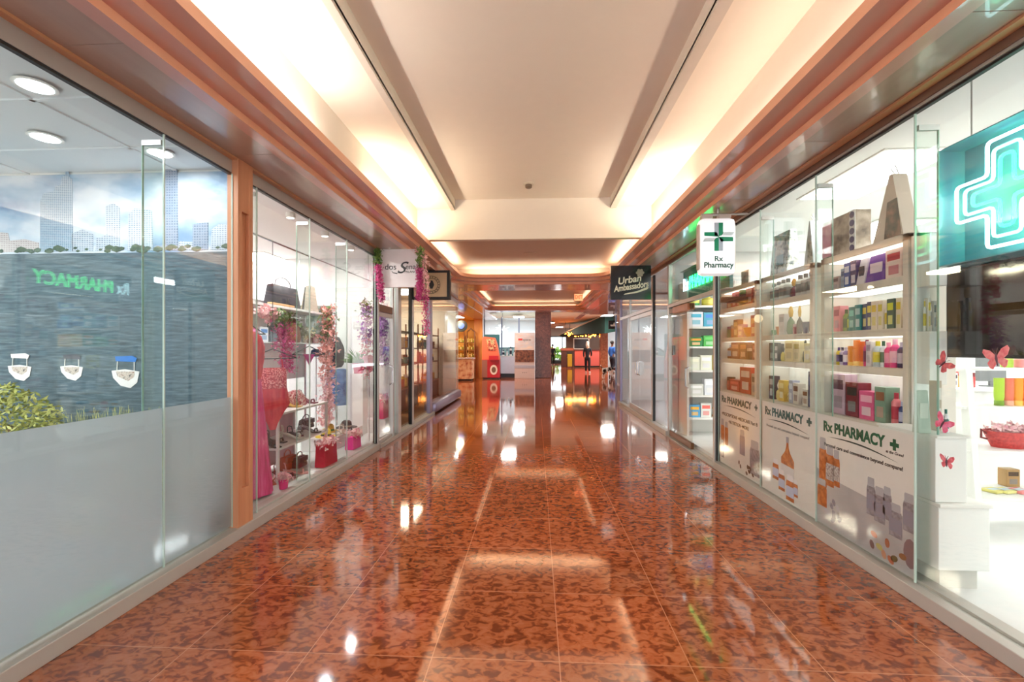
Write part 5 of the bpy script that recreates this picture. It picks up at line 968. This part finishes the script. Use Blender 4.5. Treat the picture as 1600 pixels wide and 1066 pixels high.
t = thing('hat_stand', 'slim chrome stand carrying the blue hat', 'stand', (XS - .12, YX(494, XS - .12), FZ)); MB().lathe([(.09, 0), (.09, .01), (.008, .02), (.008, 1.28 - FZ), (.05, 1.285 - FZ), (0, 1.287 - FZ)], n=12).build('stem', CHROME, t, True)
# yucca plant in pink pot
pz = onX(563, 600, -2.8); t = thing('potted_plant', 'green spiky yucca in a magenta pot on a white stand in the boutique', 'plant', (-2.72, YX(561, -2.72), 1.02)); MB().lathe([(.07, 0), (.10, .16), (.09, .16), (0, .14)], n=16).build('pot', cm((204, 20, 100)), t, True); b = MB()
for k in range(70):
    a = random.uniform(0, 6.28); e = random.uniform(.2, 1.3); l_ = random.uniform(.2, .34); d = Vector((math.cos(a) * math.cos(e), math.sin(a) * math.cos(e), math.sin(e))); u = d.cross(Vector((0, 0, 1))).normalized() * .012; o_ = Vector((0, 0, .15)); b.quad(o_ - u * .5, o_ + u * .5, o_ + d * l_ * .6 + u, o_ + d * l_ - Vector((0, 0, .04)))
b.build('leaves', noisemat('yucca green', [(50, 92, 40), (110, 150, 70)], 10, .5), t)
t = thing('pedestal', 'white pedestal under the yucca plant', 'pedestal', (-2.72, YX(561, -2.72), FZ)); bx(-.1, .1, -.1, .1, 0, 1.018 - FZ, .004).build('column', BW, t)
t = thing('paper_fan', 'pink folding fan beside the yucca pot', 'fan', (-2.36, YX(577, -2.36), 1.05), rz=R(70)); MB().prism([(0, 0)] + [(.26 * math.cos(R(a)), .26 * math.sin(R(a))) for a in range(30, 121, 10)], 'y', -.004, .004).build('leaf', cm((240, 130, 170)), t); MB().tube([(0, 0, 0), (0, 0, -.96)], .006).build('stand_rod', CHROME, t)
t = thing('framed_picture', 'dark green landscape picture leaning in the boutique window', 'picture', (-3.55, 6.7, 1.75), rz=R(20)); bx(-.45, .45, -.012, .012, -.25, .3).build('canvas', noisemat('garden print', [(50, 70, 60), (96, 116, 100), (170, 180, 176)], 8, .5), t); bx(-.47, .47, .013, .02, -.27, .32).build('frame', BW, t); MB().tube([(0, .015, .32), (0, .015, 2.84 - 1.75)], .004).build('wire', CHROME, t)
t = thing('mannequin_torso', 'dark mannequin torso wearing blue denim in the middle of the boutique', 'mannequin', (-3.05, 6.85, FZ))
skin('torso', [(0, 0, 1.0, .14, .1), (0, 0, 1.15, .12, .09), (0, 0, 1.32, .15, .1), (0, 0, 1.42, .07, .06), (0, 0, 1.5, .05, .05)], [(0, 1), (1, 2), (2, 3), (3, 4)], cm((30, 34, 40)), t); MB().lathe([(.16, .45), (.15, .98), (.13, 1.0)], n=18, sy_=.75).build('denim_skirt', noisemat('denim', [(50, 90, 160), (110, 160, 220)], 12, .8), t, True); MB().lathe([(.15, 0), (.15, .015), (.015, .02), (.015, .9)], n=16).build('stand', CHROME, t, True)
# rear shelving of the boutique with stock boxes
t = thing('rear_shelf', 'pale shelving along the rear wall of the boutique', 'shelf', (-5.05, 4.2, FZ))
for z in (.5, .95, 1.4, 1.85): bx(0, .35, 0, 2.4, z - .025, z).build('shelf', BW, t)
for y in (0, 2.37): bx(0, .35, y, y + .03, 0, 2.0).build('side_panel', BW, t)
for z in (.5, .95, 1.4):
    for k in range(7):
        c = random.choice([(226, 100, 140), (240, 190, 200), (90, 60, 100), (230, 226, 220), (200, 50, 90), (120, 160, 200)]); prod('box' if k % 2 else 'pouch', c, (240, 236, 236), 0, .2, random.uniform(.2, .34), .14, Matrix.Translation((-4.87, 4.42 + k * .33, z + FZ + .001)) @ Matrix.Rotation(R(90), 4, 'Z'), '%s item, %s from left on the rear boutique shelf at height %s' % (cname(c), ORD[k], {.5: 'lowest', .95: 'middle', 1.4: 'highest'}[z]), 'stock on the rear boutique shelves')

# ================================================================== GIFT SHOP
BRW = noisemat('brown wood', [(92, 54, 30), (138, 88, 52)], 6, .4, (1, .2, 1))
XF = -2.75
for s_i, (y0_, y1_) in enumerate(((7.5, 8.8), (9.1, 10.6), (11.0, 12.8))):
    t = thing('gift_display', ['nearest', 'middle', 'farthest'][s_i] + ' wooden display stand with trinkets in the gift shop window', 'display stand', (XF, y0_, .071)); LL = y1_ - y0_
    for z in (.5, 1.0, 1.35, 1.7): bx(-.32, .0, 0, LL, z - .03, z).build('shelf', BRW, t)
    [bx(a_, a_ + .03, b_, b_ + .03, 0, 1.9).build('post', BRW, t) for a_ in (-.32, -.03) for b_ in (0, LL - .03)]; bx(-.30, -.02, .04, LL - .04, 0.03, .46).build('base_cabinet', cm((44, 34, 32)), t)
    for z in (.5, 1.0, 1.35):
        n_ = 6
        for k in range(n_):
            c = random.choice([(150, 40, 50), (60, 40, 70), (220, 180, 90), (40, 140, 130), (200, 90, 60), (120, 80, 50), (230, 220, 190), (210, 150, 60)]); kd = random.choice(['jar', 'bottle', 'perfume', 'box'])
            prod(kd, c, random.choice([(230, 190, 80), (60, 40, 30), (230, 230, 220)]), 0, .11, random.uniform(.14, .27), .1, Matrix.Translation((XF - .14, y0_ + .15 + k * (LL - .3) / 5, z + .072)) @ Matrix.Rotation(R(90), 4, 'Z'), '%s gift item, %s from left on the %s shelf of the %s gift stand' % (cname(c), ORD[k], {.5: 'low', 1.0: 'middle', 1.35: 'upper'}[z], ['nearest', 'middle', 'farthest'][s_i]), 'trinkets in the gift shop window')
t = thing('globe_lamp', 'round glowing cream globe lamp hanging in the corner shop', 'lamp', (onX(716, 492, -2.75).x, YX(716, -2.75) - 1.2, 2.35)); MB().ball((0, 0, 0), .13, 3).build('globe', glow('globe glow', (255, 230, 180), 3), t, True); MB().tube([(0, 0, .13), (0, 0, .50)], .006).build('cord', DARK, t)
# gold shop beyond the corner
def arcshelf(xc, y, w, lab):
    t = thing('arched_shelf', lab, 'shelf', (xc, y, 0)); h = w / 2
    bx(-h, -h + .04, 0, .3, 0, 2.0).box(h - .04, h, 0, .3, 0, 2.0).build('side_panel', BRW, t); MB().tube([(-h + .02, .15, 1.95), (-h * .8, .15, 2.2), (0, .15, 2.34), (h * .8, .15, 2.2), (h - .02, .15, 1.95)], .035).build('arch', BRW, t, True)
    for z in (.6, 1.0, 1.35, 1.7): bx(-h + .04, h - .04, 0, .3, z - .03, z).build('shelf', BRW, t)
    for i, z in enumerate((.6, 1.0, 1.35, 1.7)):
        for k in range(4): prod('jar' if k % 2 else 'box', (200 - 20 * k, 120 + 10 * i, 50), (240, 210, 140), 0, w / 6, .14 + .05 * ((k + i) % 2), .1, Matrix.Translation((xc - h + .04 + (w - .08) * (k + .5) / 4, y + .15, z + .001)), 'small golden item, %s from left on shelf %s of the %s' % (ORD[k], ORD[i], lab.split(' against')[0]), 'goods in the golden shop')
xq = lambda px, Y: onY(px, 545, Y).x
arcshelf(xq(735, 21.2), 21.2, xq(742, 21.2) - xq(728, 21.2), 'right arched shelf against the golden end wall'); arcshelf(xq(718, 21.2), 21.2, xq(726, 21.2) - xq(710, 21.2), 'left arched shelf against the golden end wall')
t = thing('counter_case', 'low counter with patterned floral front outside the golden shop', 'counter', (xq(725, 19.6), 19.6, 0)); wq = (xq(737, 19.6) - xq(712, 19.6)) / 2; bx(-wq, wq, 0, .7, .08, .95, .01).build('front', noisemat('floral front', [(170, 60, 50), (226, 190, 150), (236, 220, 190)], 6, .5), t); bx(-wq - .05, wq + .05, -.05, .75, .95, 1.0, .006).build('counter_top', cm((190, 176, 180)), t); bx(-wq + .04, wq - .04, .04, .66, 0, .08).build('plinth', DARK, t)
t = thing('wall_plaque', 'round blue and black plaque hanging in the golden shop entrance', 'plaque', (onY(721, 510, 19.4).x, 19.4, onY(721, 510, 19.4).z)); MB().lathe([(.26, 0), (.26, .03), (.0, .03)], n=24, M=Matrix.Rotation(R(70), 4, 'X')).build('rim', DARK, t, True); MB().lathe([(.14, .031), (.14, .045), (0, .045)], n=20, M=Matrix.Rotation(R(70), 4, 'X')).build('center', cm((50, 90, 190)), t, True); MB().tube([(0, 0, .25), (0, 0, 2.79 - onY(721, 510, 19.4).z)], .008).build('cord', DARK, t)
tag(struct('trim_corner_post', bx(-2.95, -2.55, 21.6, 22.0, 0, 2.80, .01), noisemat('orange pine', [(206, 130, 60), (226, 160, 84)], 5, .35, (1, 1, .2))), 'orange wooden corner post of the golden shop', 'post')  # pine in its own orange tone
# ================================================================== FAR END
struct('trim_pillar', bx(-.06, .70, 21.8, 22.5, 0, 3.4, .02), MARB, 'brown marble pillar standing in the corridor end')
px_ = onY(944, 545, 29.5).x; struct('trim_side_pillar', bx(onY(938, 545, 29.5).x, onY(950, 545, 29.5).x, 29.5, 30.1, 0, 3.4, .02), noisemat('light brown marble', [(130, 66, 40), (170, 100, 66)], 8, .2), 'lighter brown marble pillar on the right of the lobby')
struct('ceiling_lobby', bx(-9, 12, 22.0, 50, 3.35, 3.45).box(1.8, 12, 17.6, 22, 3.35, 3.45).box(-2.9, 1.9, 17.6, 22.0, 3.35, 3.45), mat('lobby ceiling', (236, 222, 196), .8, var=.03))
struct('wall_lobby_right', bx(12, 12.1, 18.9, 50, 0, 3.45), WP); struct('wall_lobby_left', bx(-9.1, -9, 22.3, 50, 0, 3.45), WP); struct('wall_side_return', bx(3.4, 12, 18.9, 19.0, 0, 3.45), WP)
# showroom on the left: glass front, teal car, white display plinths
YF = 23.2; gm = mat('blue grey metal', (110, 122, 150), .3, .5)
xa, xb = onY(757, 545, YF).x, onY(838, 545, YF).x
for k in range(3):
    a = xa + (xb - xa) * k / 3; o = bx(a + .03, a + (xb - xa) / 3 - .03, YF - .006, YF + .006, .05, 2.95).build('window_%d' % (30 + k), GLASS); o['kind'] = 'structure'; o['label'] = 'showroom glass pane, %s from the wooden corner post' % ORD[k]; o['category'] = 'window'
    bx(a - .03, a + .03, YF - .03, YF + .03, 0, 3.0).build('trim_4%d' % k, gm)['kind'] = 'structure'
struct('wall_showroom_back', bx(-9, .6, 29.0, 29.1, 0, 3.35), mat('showroom wall', (214, 220, 226), .5, var=.12, scale=1.2)); struct('wall_showroom_side', bx(.55, .62, 22.6, 29.0, 0, 3.35), WP)
t = thing('car', 'teal hatchback car parked inside the glass showroom', 'car', (onY(790, 545, 25.6).x - .4, 25.6, 0), rz=R(12)); TE = mat('teal car paint', (50, 120, 130), .15, coat=1)
body = [(-1.9, .35), (-1.85, .75), (-1.5, .95), (-.9, 1.05), (-.35, 1.45), (.9, 1.48), (1.5, 1.1), (1.85, 1.0), (1.9, .4), (1.5, .3), (-1.5, .3)]
MB().prism(body, 'y', -.8, .8).build('car_body', TE, t); MB().prism([(-.75, 1.06), (-.32, 1.40), (.85, 1.42), (1.3, 1.1)], 'y', -.81, .81).build('side_windows', mat('car glass', (150, 200, 210), .05, coat=1), t)
for xw in (-1.2, 1.2):
    for yw in (-.82, .62): MB().lathe([(.32, 0), (.32, .2), (.18, .2), (0, .2)], n=20, M=Matrix.Translation((xw, yw, .32)) @ Matrix.Rotation(R(-90), 4, 'X')).build('wheel', DARK, t, True)
t = thing('display_cabinet', 'long white display cabinet in front of the showroom glass', 'cabinet', ((onY(785, 545, 22.6).x), 22.6, 0)); bx(-.9, .75, -.25, .3, .18, 1.02, .01).build('body', mat('bluish white', (222, 224, 240), .35), t); bx(-.85, .7, -.2, .28, 0, .18).build('plinth', DARK, t); bx(-.92, .77, -.27, .32, 1.02, 1.05).build('cabinet_top', WHITE, t)
for k in range(4): prod('perfume' if k % 2 else 'bottle', (226, 226, 230), (40, 40, 60), 0, .12, .28 + .08 * (k % 3), .1, Matrix.Translation((t.location.x + .05 + k * .18, 22.6, 1.051)), 'pale bottle, %s from left on the long white display cabinet' % ORD[k], 'bottles on the showroom cabinet')
t = thing('chandelier', 'white star shaped pendant chandelier in the showroom', 'lamp', (onY(785, 505, 25.0).x, 25.0, 2.45)); b = MB()
for k in range(40):
    d = Vector((random.gauss(0, 1), random.gauss(0, 1), random.gauss(0, .7))).normalized(); b.tube([(0, 0, 0), d * random.uniform(.2, .42)], .012, 4)
b.build('starburst', glow('chandelier glow', (245, 250, 255), 3), t); MB().tube([(0, 0, 0), (0, 0, .90)], .01).build('cord', DARK, t)
# billboard stand
Yb = 21.3; xa, xb = onY(804, 545, Yb).x, onY(835.5, 545, Yb).x; z_ = lambda py: onY(820, py, Yb).z; w = xb - xa
t = thing('advert_kiosk', 'tall advertising kiosk with desert rock photo beside the marble pillar', 'kiosk', ((xa + xb) / 2, Yb, 0)); h0, h1 = z_(575), z_(520)
bx(-w / 2, w / 2, 0, .3, 0, h0, .01).build('base_cabinet', cm((206, 184, 176)), t); bx(-w / 2, w / 2, .02, .26, h0, h1, .01).build('screen_housing', cm((196, 176, 170)), t)
bx(-w / 2 + .03, w / 2 - .03, .012, .02, z_(562), h1 - .03).build('sky_print', noisemat('sunset print', [(206, 170, 150), (196, 186, 186), (226, 196, 170)], 2, .4, (1, 1, 3)), t); bx(-w / 2 + .03, w / 2 - .03, .006, .012, z_(566), z_(547)).build('rock_print', noisemat('rock print', [(50, 28, 24), (110, 62, 44), (150, 96, 66)], 9, .5), t); bx(-w / 2, w / 2, -.01, .02, h0 - .02, h0 + .12, .003).build('ledge', cm((170, 166, 176)), t)
text('space', .17, DARK, t, (.1, .008, z_(531)), name='lettering'); bx(-.3, -.1, .006, .012, z_(532), z_(529)).build('red_mark', cm((200, 60, 50)), t); text('\u2022 \u2022 \u2022', .14, DARK, t, (0, -.004, h0 * .55))
# red vending kiosk
Yk = 21.0; xa, xb = onY(753, 545, Yk).x, onY(781, 545, Yk).x; w = xb - xa; z_ = lambda py: onY(767, py, Yk).z
t = thing('vending_kiosk', 'red kiosk cabinet with tilted picture panel and white oval badge', 'kiosk', ((xa + xb) / 2, Yk, 0)); RED = mat('kiosk red', (190, 24, 40), .3); ORG = cm((226, 110, 80))
bx(-w / 2, w / 2 - .0, 0, .6, .06, z_(562), .01).build('base_cabinet', RED, t); bx(-w / 2 - .001, -w * .2, -.004, .0, .07, z_(563)).build('brown_panel', cm((150, 96, 84)), t); bx(-w / 2 + .04, w / 2 - .04, .05, .55, 0, .06).build('plinth', DARK, t)
MB().prism([(-w / 2, z_(562)), (w / 2, z_(562)), (w * .36, z_(540)), (w * .22, z_(528)), (-w * .4, z_(526)), (-w / 2, z_(530))], 'y', .05, .45).build('upper_body', ORG, t); MB().prism([(-w * .15, z_(548)), (w * .32, z_(548)), (w * .18, z_(530)), (-w * .25, z_(530))], 'y', .03, .05).build('picture_panel', noisemat('kiosk picture', [(90, 30, 30), (180, 60, 50), (220, 200, 150), (60, 70, 50)], 12, .4), t)
bx(-w * .1, w * .42, -.04, .06, z_(563), z_(556)).build('tray', RED, t); bx(-w * .02, w * .48, -.12, .1, z_(564), z_(562)).build('red_shelf', cm((140, 16, 30)), t)
MB().lathe([(.17, 0), (.17, .01), (0, .01)], n=24, M=Matrix.Translation((w * .16, -.0, z_(578))) @ Matrix.Rotation(R(90), 4, 'X') @ Matrix.Scale(1.35, 4, (0, 1, 0))).build('oval_badge', cm((240, 226, 214)), t); MB().lathe([(.10, .010), (.10, .016), (0, .016)], n=20, M=Matrix.Translation((w * .16, -.0, z_(578))) @ Matrix.Rotation(R(90), 4, 'X') @ Matrix.Scale(1.35, 4, (0, 1, 0))).build('badge_center', cm((120, 90, 70)), t)
t = thing('menu_panel', 'teal panel standing behind the red kiosk', 'panel', ((xa + xb) / 2 + .05, Yk + .75, 0)); bx(-w * .55, w * .35, 0, .04, 0, z_(522)).build('panel', cm((50, 110, 120)), t)
# lobby bar: awning, string lights, counter
Ya = 34.3; z_ = lambda py: onY(915, py, Ya).z
xa, xb = onY(898, 545, Ya).x, onY(940, 545, Ya).x
t = thing('reception_counter', 'pink fronted reception counter under the green awning', 'counter', ((xa + xb) / 2, Ya, 0)); w = xb - xa
bx(-w / 2, w / 2, 0, .7, .12, 1.28, .01).build('front', cm((160, 76, 74)), t); bx(-w / 2 + .03, w / 2 - .03, .05, .65, 0, .12).build('plinth', DARK, t); bx(-w / 2 - .05, w / 2 + .05, -.06, .75, 1.28, 1.34).build('counter_top', cm((70, 30, 30)), t)
t = thing('tall_counter', 'darker side counter to the left of the reception counter', 'counter', (onY(889, 545, Ya).x, Ya + .3, 0)); bx(-.55, .35, 0, .6, 0, 1.25).build('front', cm((60, 30, 26)), t); bx(-.6, .38, -.05, .65, 1.25, 1.45).build('counter_top', cm((120, 66, 54)), t)
aw = thing('awning', 'dark green sloping awning over the lobby bar', 'awning', (0, 0, 0)); P = [onY(873, 524, 36.5), onY(945, 492, 27.5), onY(945, 521, 27.5), onY(880, 527, 36.5)]
Pb = [p + Vector((1.6, .6, .25)) for p in P]; b = MB(); A = [b.b.verts.new(p) for p in P]; B_v = [b.b.verts.new(p) for p in Pb]; b.b.faces.new(A); b.b.faces.new(B_v[::-1])
for i in range(4): b.b.faces.new((A[i], B_v[i], B_v[(i + 1) % 4], A[(i + 1) % 4]))
b.build('canvas', mat('green canvas', (8, 52, 46), .8), aw); MB().tube([P[0], P[1]], .035).build('piping', cm((200, 180, 150)), aw)
for p in (P[1] + Vector((.8, .3, .1)), P[0] + Vector((.9, .3, .2))): MB().tube([p, (p.x, p.y, 3.36)], .02).build('hanger_rod', DARK, aw)
t = thing('string_lights', 'cluster of warm orange string lights under the green awning', 'lights', (onY(905, 524, 33.5).x, 33.5, 2.3)); b = MB(); pts = []
for k in range(70):
    x = random.uniform(-1.05, 1.25); b.ball((x, random.uniform(-.3, .5), z_(524) - 2.3 + random.gauss(0, .09) + .05 * math.sin(x * 6)), random.uniform(.02, .05), 1)
bb = b.build('bulbs', glow('string bulb glow', (255, 130, 36), 26), t); bb['kind'] = 'stuff'
MB().tube([(-1.1, 0, z_(523) - 2.3), (0, .1, z_(525) - 2.3), (1.3, 0, z_(523) - 2.3)], .012).tube([(-1.0, 0, z_(523) - 2.3), (-1.0, 0, 1.05)], .01).tube([(1.2, 0, z_(523) - 2.3), (1.2, 0, 1.05)], .01).build('wire', DARK, t)
area('string_lamp', (onY(905, 524, 33.2).x, 33.2, 2.3), (2, .4), 60, (1, .55, .2))
t = thing('service_hatch', 'brown service hatch with white framed opening behind the lobby counter', 'hatch', (onY(915, 545, 37.5).x, 37.5, 0)); bx(-1.6, 1.6, 0, .2, 0, 2.5).build('wall_panel', cm((90, 70, 62)), t); bx(-1.0, .3, -.05, 0, 1.35, 2.25).build('frame', WHITE, t); bx(-.92, .22, -.06, -.05, 1.42, 2.18).build('opening', cm((40, 44, 56)), t)
# exit doors with daylight
Ye = 44.0
struct('wall_lobby_far', bx(onY(862, 545, Ye).x + 2.2, 12, Ye, Ye + .1, 0, 3.4).box(-9, onY(858, 545, Ye).x, Ye, Ye + .1, 0, 3.4).box(-9, 12, Ye, Ye + .1, 2.6, 3.4), mat('lobby wall', (170, 160, 150), .6))
for k in range(2):
    x = onY(860, 545, Ye).x + k * 1.15; o = bx(x + .06, x + 1.08, Ye, Ye + .02, .12, 2.5).build('door_%d' % (6 + k), GLASS); o['kind'] = 'structure'; o['label'] = ['left', 'right'][k] + ' glass exit door at the far end of the lobby'; o['category'] = 'door'
    bx(x, x + .06, Ye - .04, Ye + .06, 0, 2.6).box(x + 1.08, x + 1.14, Ye - .04, Ye + .06, 0, 2.6).box(x, x + 1.14, Ye - .04, Ye + .06, 2.5, 2.6).box(x, x + 1.14, Ye - .04, Ye + .06, 0, .25).build('door_frame', DARK, o)
t = tag(struct('ground', bx(-4, 8, 50, 60, -.1, -.02), mat('outdoor paving', (190, 190, 186), .7)), 'pale outdoor paving beyond the exit doors', 'ground')
t = thing('hedge', 'bright green hedge outside the exit doors', 'hedge', (onY(873, 545, 52).x, 52.0, -.02)); b = MB()
for k in range(160): b.ball((random.uniform(-2, 2), random.uniform(-.4, .4), random.uniform(.1, 1.5)), random.uniform(.12, .26), 1)
b.build('foliage', noisemat('hedge green', [(60, 110, 40), (130, 180, 80), (190, 214, 120)], 4, .7), t); bx(-2, 2, -.3, .3, 0, .2).build('planter_box', GREY, t)
# small stools with yellow cloth
t = thing('bar_chair', 'dark bar chair draped with a yellow cloth by the counter', 'chair', (onY(890, 545, 33.2).x, 33.2, 0))
for a in ((-.18, -.18), (.18, -.18), (-.18, .18), (.18, .18)): MB().tube([(a[0], a[1], 0), (a[0] * .8, a[1] * .8, .72)], .02).build('leg', DARK, t)
bx(-.2, .2, -.2, .2, .72, .78, .01).build('seat', DARK, t); bx(-.2, .2, .16, .2, .78, 1.2, .01).build('backrest', DARK, t); bx(-.16, .16, -.23, -.205, .12, 1.0, .01).build('cloth', cm((226, 200, 50)), t); bx(-.16, .16, -.23, .15, .785, .80).build('cloth_top', cm((226, 200, 50)), t)
# curved wood panel of the storefront behind the man
YP = 38.0
struct('wall_side_glazing', bx(onY(950, 545, YP).x, onY(975, 545, YP).x, YP, YP + .1, 0, 3.35), mat('pale blue glazing', (196, 216, 232), .3, var=.15, scale=2))
# ------------------------------------------------------------------ people
SK = cm((196, 146, 116), .6); SKD = cm((110, 72, 54), .6)
def person(lab, x, y, rz, s, skinm, top, trousers, hair, pose, long_hair=False, backpack=None, shoes=(235, 235, 235)):
    t = thing('person', lab, 'person', (x, y, 0), rz=rz); t.scale = (s, s, s)
    L, Rr = pose['legL'], pose['legR']; aL, aR = pose['armL'], pose['armR']
    N = [(0, 0, .95, .13, .095), (0, .0, 1.12, .115, .085), (0, .0, 1.3, .145, .095), (0, .0, 1.42, .115, .075), (0, .0, 1.47, .055, .055), (0, -.01, 1.55, .055, .055), (0, -.02, 1.63, .075, .088), (0, -.015, 1.70, .078, .09), (0, -.01, 1.755, .05, .06)]
    E = [(i, i + 1) for i in range(8)]
    def chain(root, pts):
        k = root
        for p in pts: N.append(p); E.append((k, len(N) - 1)); k = len(N) - 1
        return k
    for sx, lg in ((-1, L), (1, Rr)): chain(0, [(sx * .09, 0, .86, .085), (sx * .10, lg[0], .48, .058), (sx * .10, lg[1], .10, .038), (sx * .11, lg[1] - .05, .035, .04), (sx * .12, lg[1] - .16, .025, .03)])
    for sx, ar in ((-1, aL), (1, aR)):
        k = chain(3, [(sx * .17, 0, 1.40, .052)]); pts = [(sx * ar[0][0], ar[0][1], ar[0][2], .038), (sx * ar[1][0], ar[1][1], ar[1][2], .026), (sx * ar[2][0], ar[2][1], ar[2][2], .03)]; k = chain(k, pts)
        hx, hy, hz = pts[2][:3]
        for f in range(5): N.append((hx + sx * .006, hy - .03 + f * .015, hz - (.075 if f else .04), .009)); E.append((k, len(N) - 1))
    skin('body', N, E, skinm, t, 1)
    T = [(0, 0, .84, .150, .122), (0, 0, 1.12, .14, .11), (0, 0, 1.3, .165, .118), (0, 0, 1.41, .13, .09), (0, 0, 1.46, .07, .065)]; TE_ = [(i, i + 1) for i in range(4)]
    for sx, ar in ((-1, aL), (1, aR)):
        n0 = len(T); T += [(sx * .175, 0, 1.40, .068), (sx * ar[0][0], ar[0][1], ar[0][2], .055), (sx * (ar[1][0]), ar[1][1], ar[1][2], .042)]; TE_ += [(3, n0), (n0, n0 + 1), (n0 + 1, n0 + 2)]
    skin('jacket', T, TE_, cm(top, .7), t, 1)
    Q = [(0, 0, .98, .145, .11), (0, 0, .88, .14, .11)]; QE = [(0, 1)]
    for sx, lg in ((-1, L), (1, Rr)): n0 = len(Q); Q += [(sx * .095, 0, .80, .10), (sx * .10, lg[0], .48, .078), (sx * .10, lg[1], .10, .066)]; QE += [(1, n0), (n0, n0 + 1), (n0 + 1, n0 + 2)]
    skin('trousers', Q, QE, cm(trousers, .8), t, 1)
    for sx, lg in ((-1, L), (1, Rr)): MB().ball((sx * .115, lg[1] - .07, .045), .05, 2, (.95, 2.6, .9)).build('shoe', cm(shoes, .5), t, True)
    hb = MB().ball((0, .012, 1.70), .105, 2, (.92, 1.05, 1.0))
    if long_hair: hb.ball((0, .06, 1.60), .10, 2, (1.0, .7, 1.3)).ball((0, .03, 1.75), .08, 2)
    hb.build('hair', cm(hair, .8), t, True)
    MB().ball((0, -.105, 1.655), .014, 1, (1, 1, 1.6)).build('nose', skinm, t); 
    for sx in (-1, 1): MB().ball((sx * .03, -.098, 1.685), .009, 1).build('eye', DARK, t); MB().ball((sx * .08, -.01, 1.665), .018, 1, (.5, 1, 1.5)).build('ear', skinm, t)
    MB().ball((0, -.10, 1.62), .016, 1, (1.5, .5, .4)).build('mouth', cm((150, 80, 76)), t)
    if backpack: bx(-.15, .15, .09, .24, 1.02, 1.42, .04).build('backpack', cm(backpack, .7), t, True)
    return t
p = onZ(918, 583, 0)
person('person in dark clothes with pale hair and white shoes facing the pink counter', p.x, p.y, R(165), 1.0, SK, (26, 30, 40), (24, 26, 34), (232, 222, 206), dict(legL=(-.02, .02), legR=(-.03, -.06), armL=((.22, .0, 1.15), (.2, -.12, .98), (.16, -.2, 1.02)), armR=((.22, .02, 1.15), (.22, -.04, .92), (.21, -.06, .85))), True)
p = onZ(956.5, 583, 0)
person('person in a blue jacket and dark trousers walking a spotted dog', p.x, p.y, R(125), 1.04, SKD, (36, 90, 170), (22, 26, 44), (24, 20, 20), dict(legL=(-.05, .12), legR=(-.06, -.10), armL=((.22, .04, 1.16), (.23, -.1, 1.0), (.2, -.24, 1.02)), armR=((.22, .04, 1.15), (.22, -.05, .93), (.21, -.08, .86))), False, None, (30, 30, 36))
p = onZ(865, 572, 0)
person('person in dark top seen partly beside the marble pillar near the exit', onY(863.5, 560, 39).x, 39.0, R(180), 1.0, SK, (20, 22, 40), (20, 20, 24), (20, 18, 18), dict(legL=(0, .0), legR=(0, -.02), armL=((.22, 0, 1.15), (.22, -.03, .93), (.21, -.05, .86)), armR=((.22, 0, 1.15), (.22, -.03, .93), (.21, -.05, .86))))
# dog
p = onZ(950, 593, 0)
t = thing('dog', 'black and white spotted dog sniffing the floor on a lead', 'dog', (p.x, p.y, 0), rz=R(-48)); DG = noisemat('dog coat', [(240, 238, 234), (236, 232, 228), (24, 22, 24), (30, 28, 30)], 5, .9, stops=[.0, .50, .53, 1]); t.scale = (1.0, 1.0, 1.0)
N = [(-.22, 0, .44, .085), (-.05, 0, .45, .095), (.15, 0, .45, .115), (.27, 0, .50, .085), (.38, 0, .50, .062), (.47, 0, .46, .068), (.56, 0, .42, .04), (.63, 0, .39, .028)]; E = [(i, i + 1) for i in range(7)]
def leg(root, pts):
    k = root
    for q_ in pts: N.append(q_); E.append((k, len(N) - 1)); k = len(N) - 1
for sd in (-1, 1):
    leg(2, [(.18, sd * .07, .36, .052), (.17, sd * .08, .22, .034), (.18 + .03 * sd, sd * .08, .05, .025), (.22 + .03 * sd, sd * .08, .022, .028)])
    leg(0, [(-.22, sd * .07, .38, .065), (-.17, sd * .08, .27, .048), (-.28, sd * .08, .16, .028), (-.26 - .03 * sd, sd * .08, .04, .025), (-.22 - .03 * sd, sd * .08, .022, .028)])
leg(0, [(-.30, 0, .48, .03), (-.40, 0, .56, .022), (-.44, 0, .66, .014)])
skin('body', N, E, DG, t, 1)
for sd in (-1, 1): MB().prism([(.44, .50), (.50, .50), (.47, .62)], 'y', sd * .045 - .012, sd * .045 + .012).build('ear', cm((30, 28, 30)), t); MB().ball((.54, sd * .035, .455), .008, 1).build('eye', BLACK, t)
MB().ball((.655, 0, .395), .017, 1).build('nose', BLACK, t); MB().tube([(.40 + .065 * math.cos(a / 12 * 6.283) * .3, .065 * math.sin(a / 12 * 6.283), .495 + .065 * math.cos(a / 12 * 6.283)) for a in range(12)], .009, 5, True).build('collar', cm((190, 40, 50)), t)
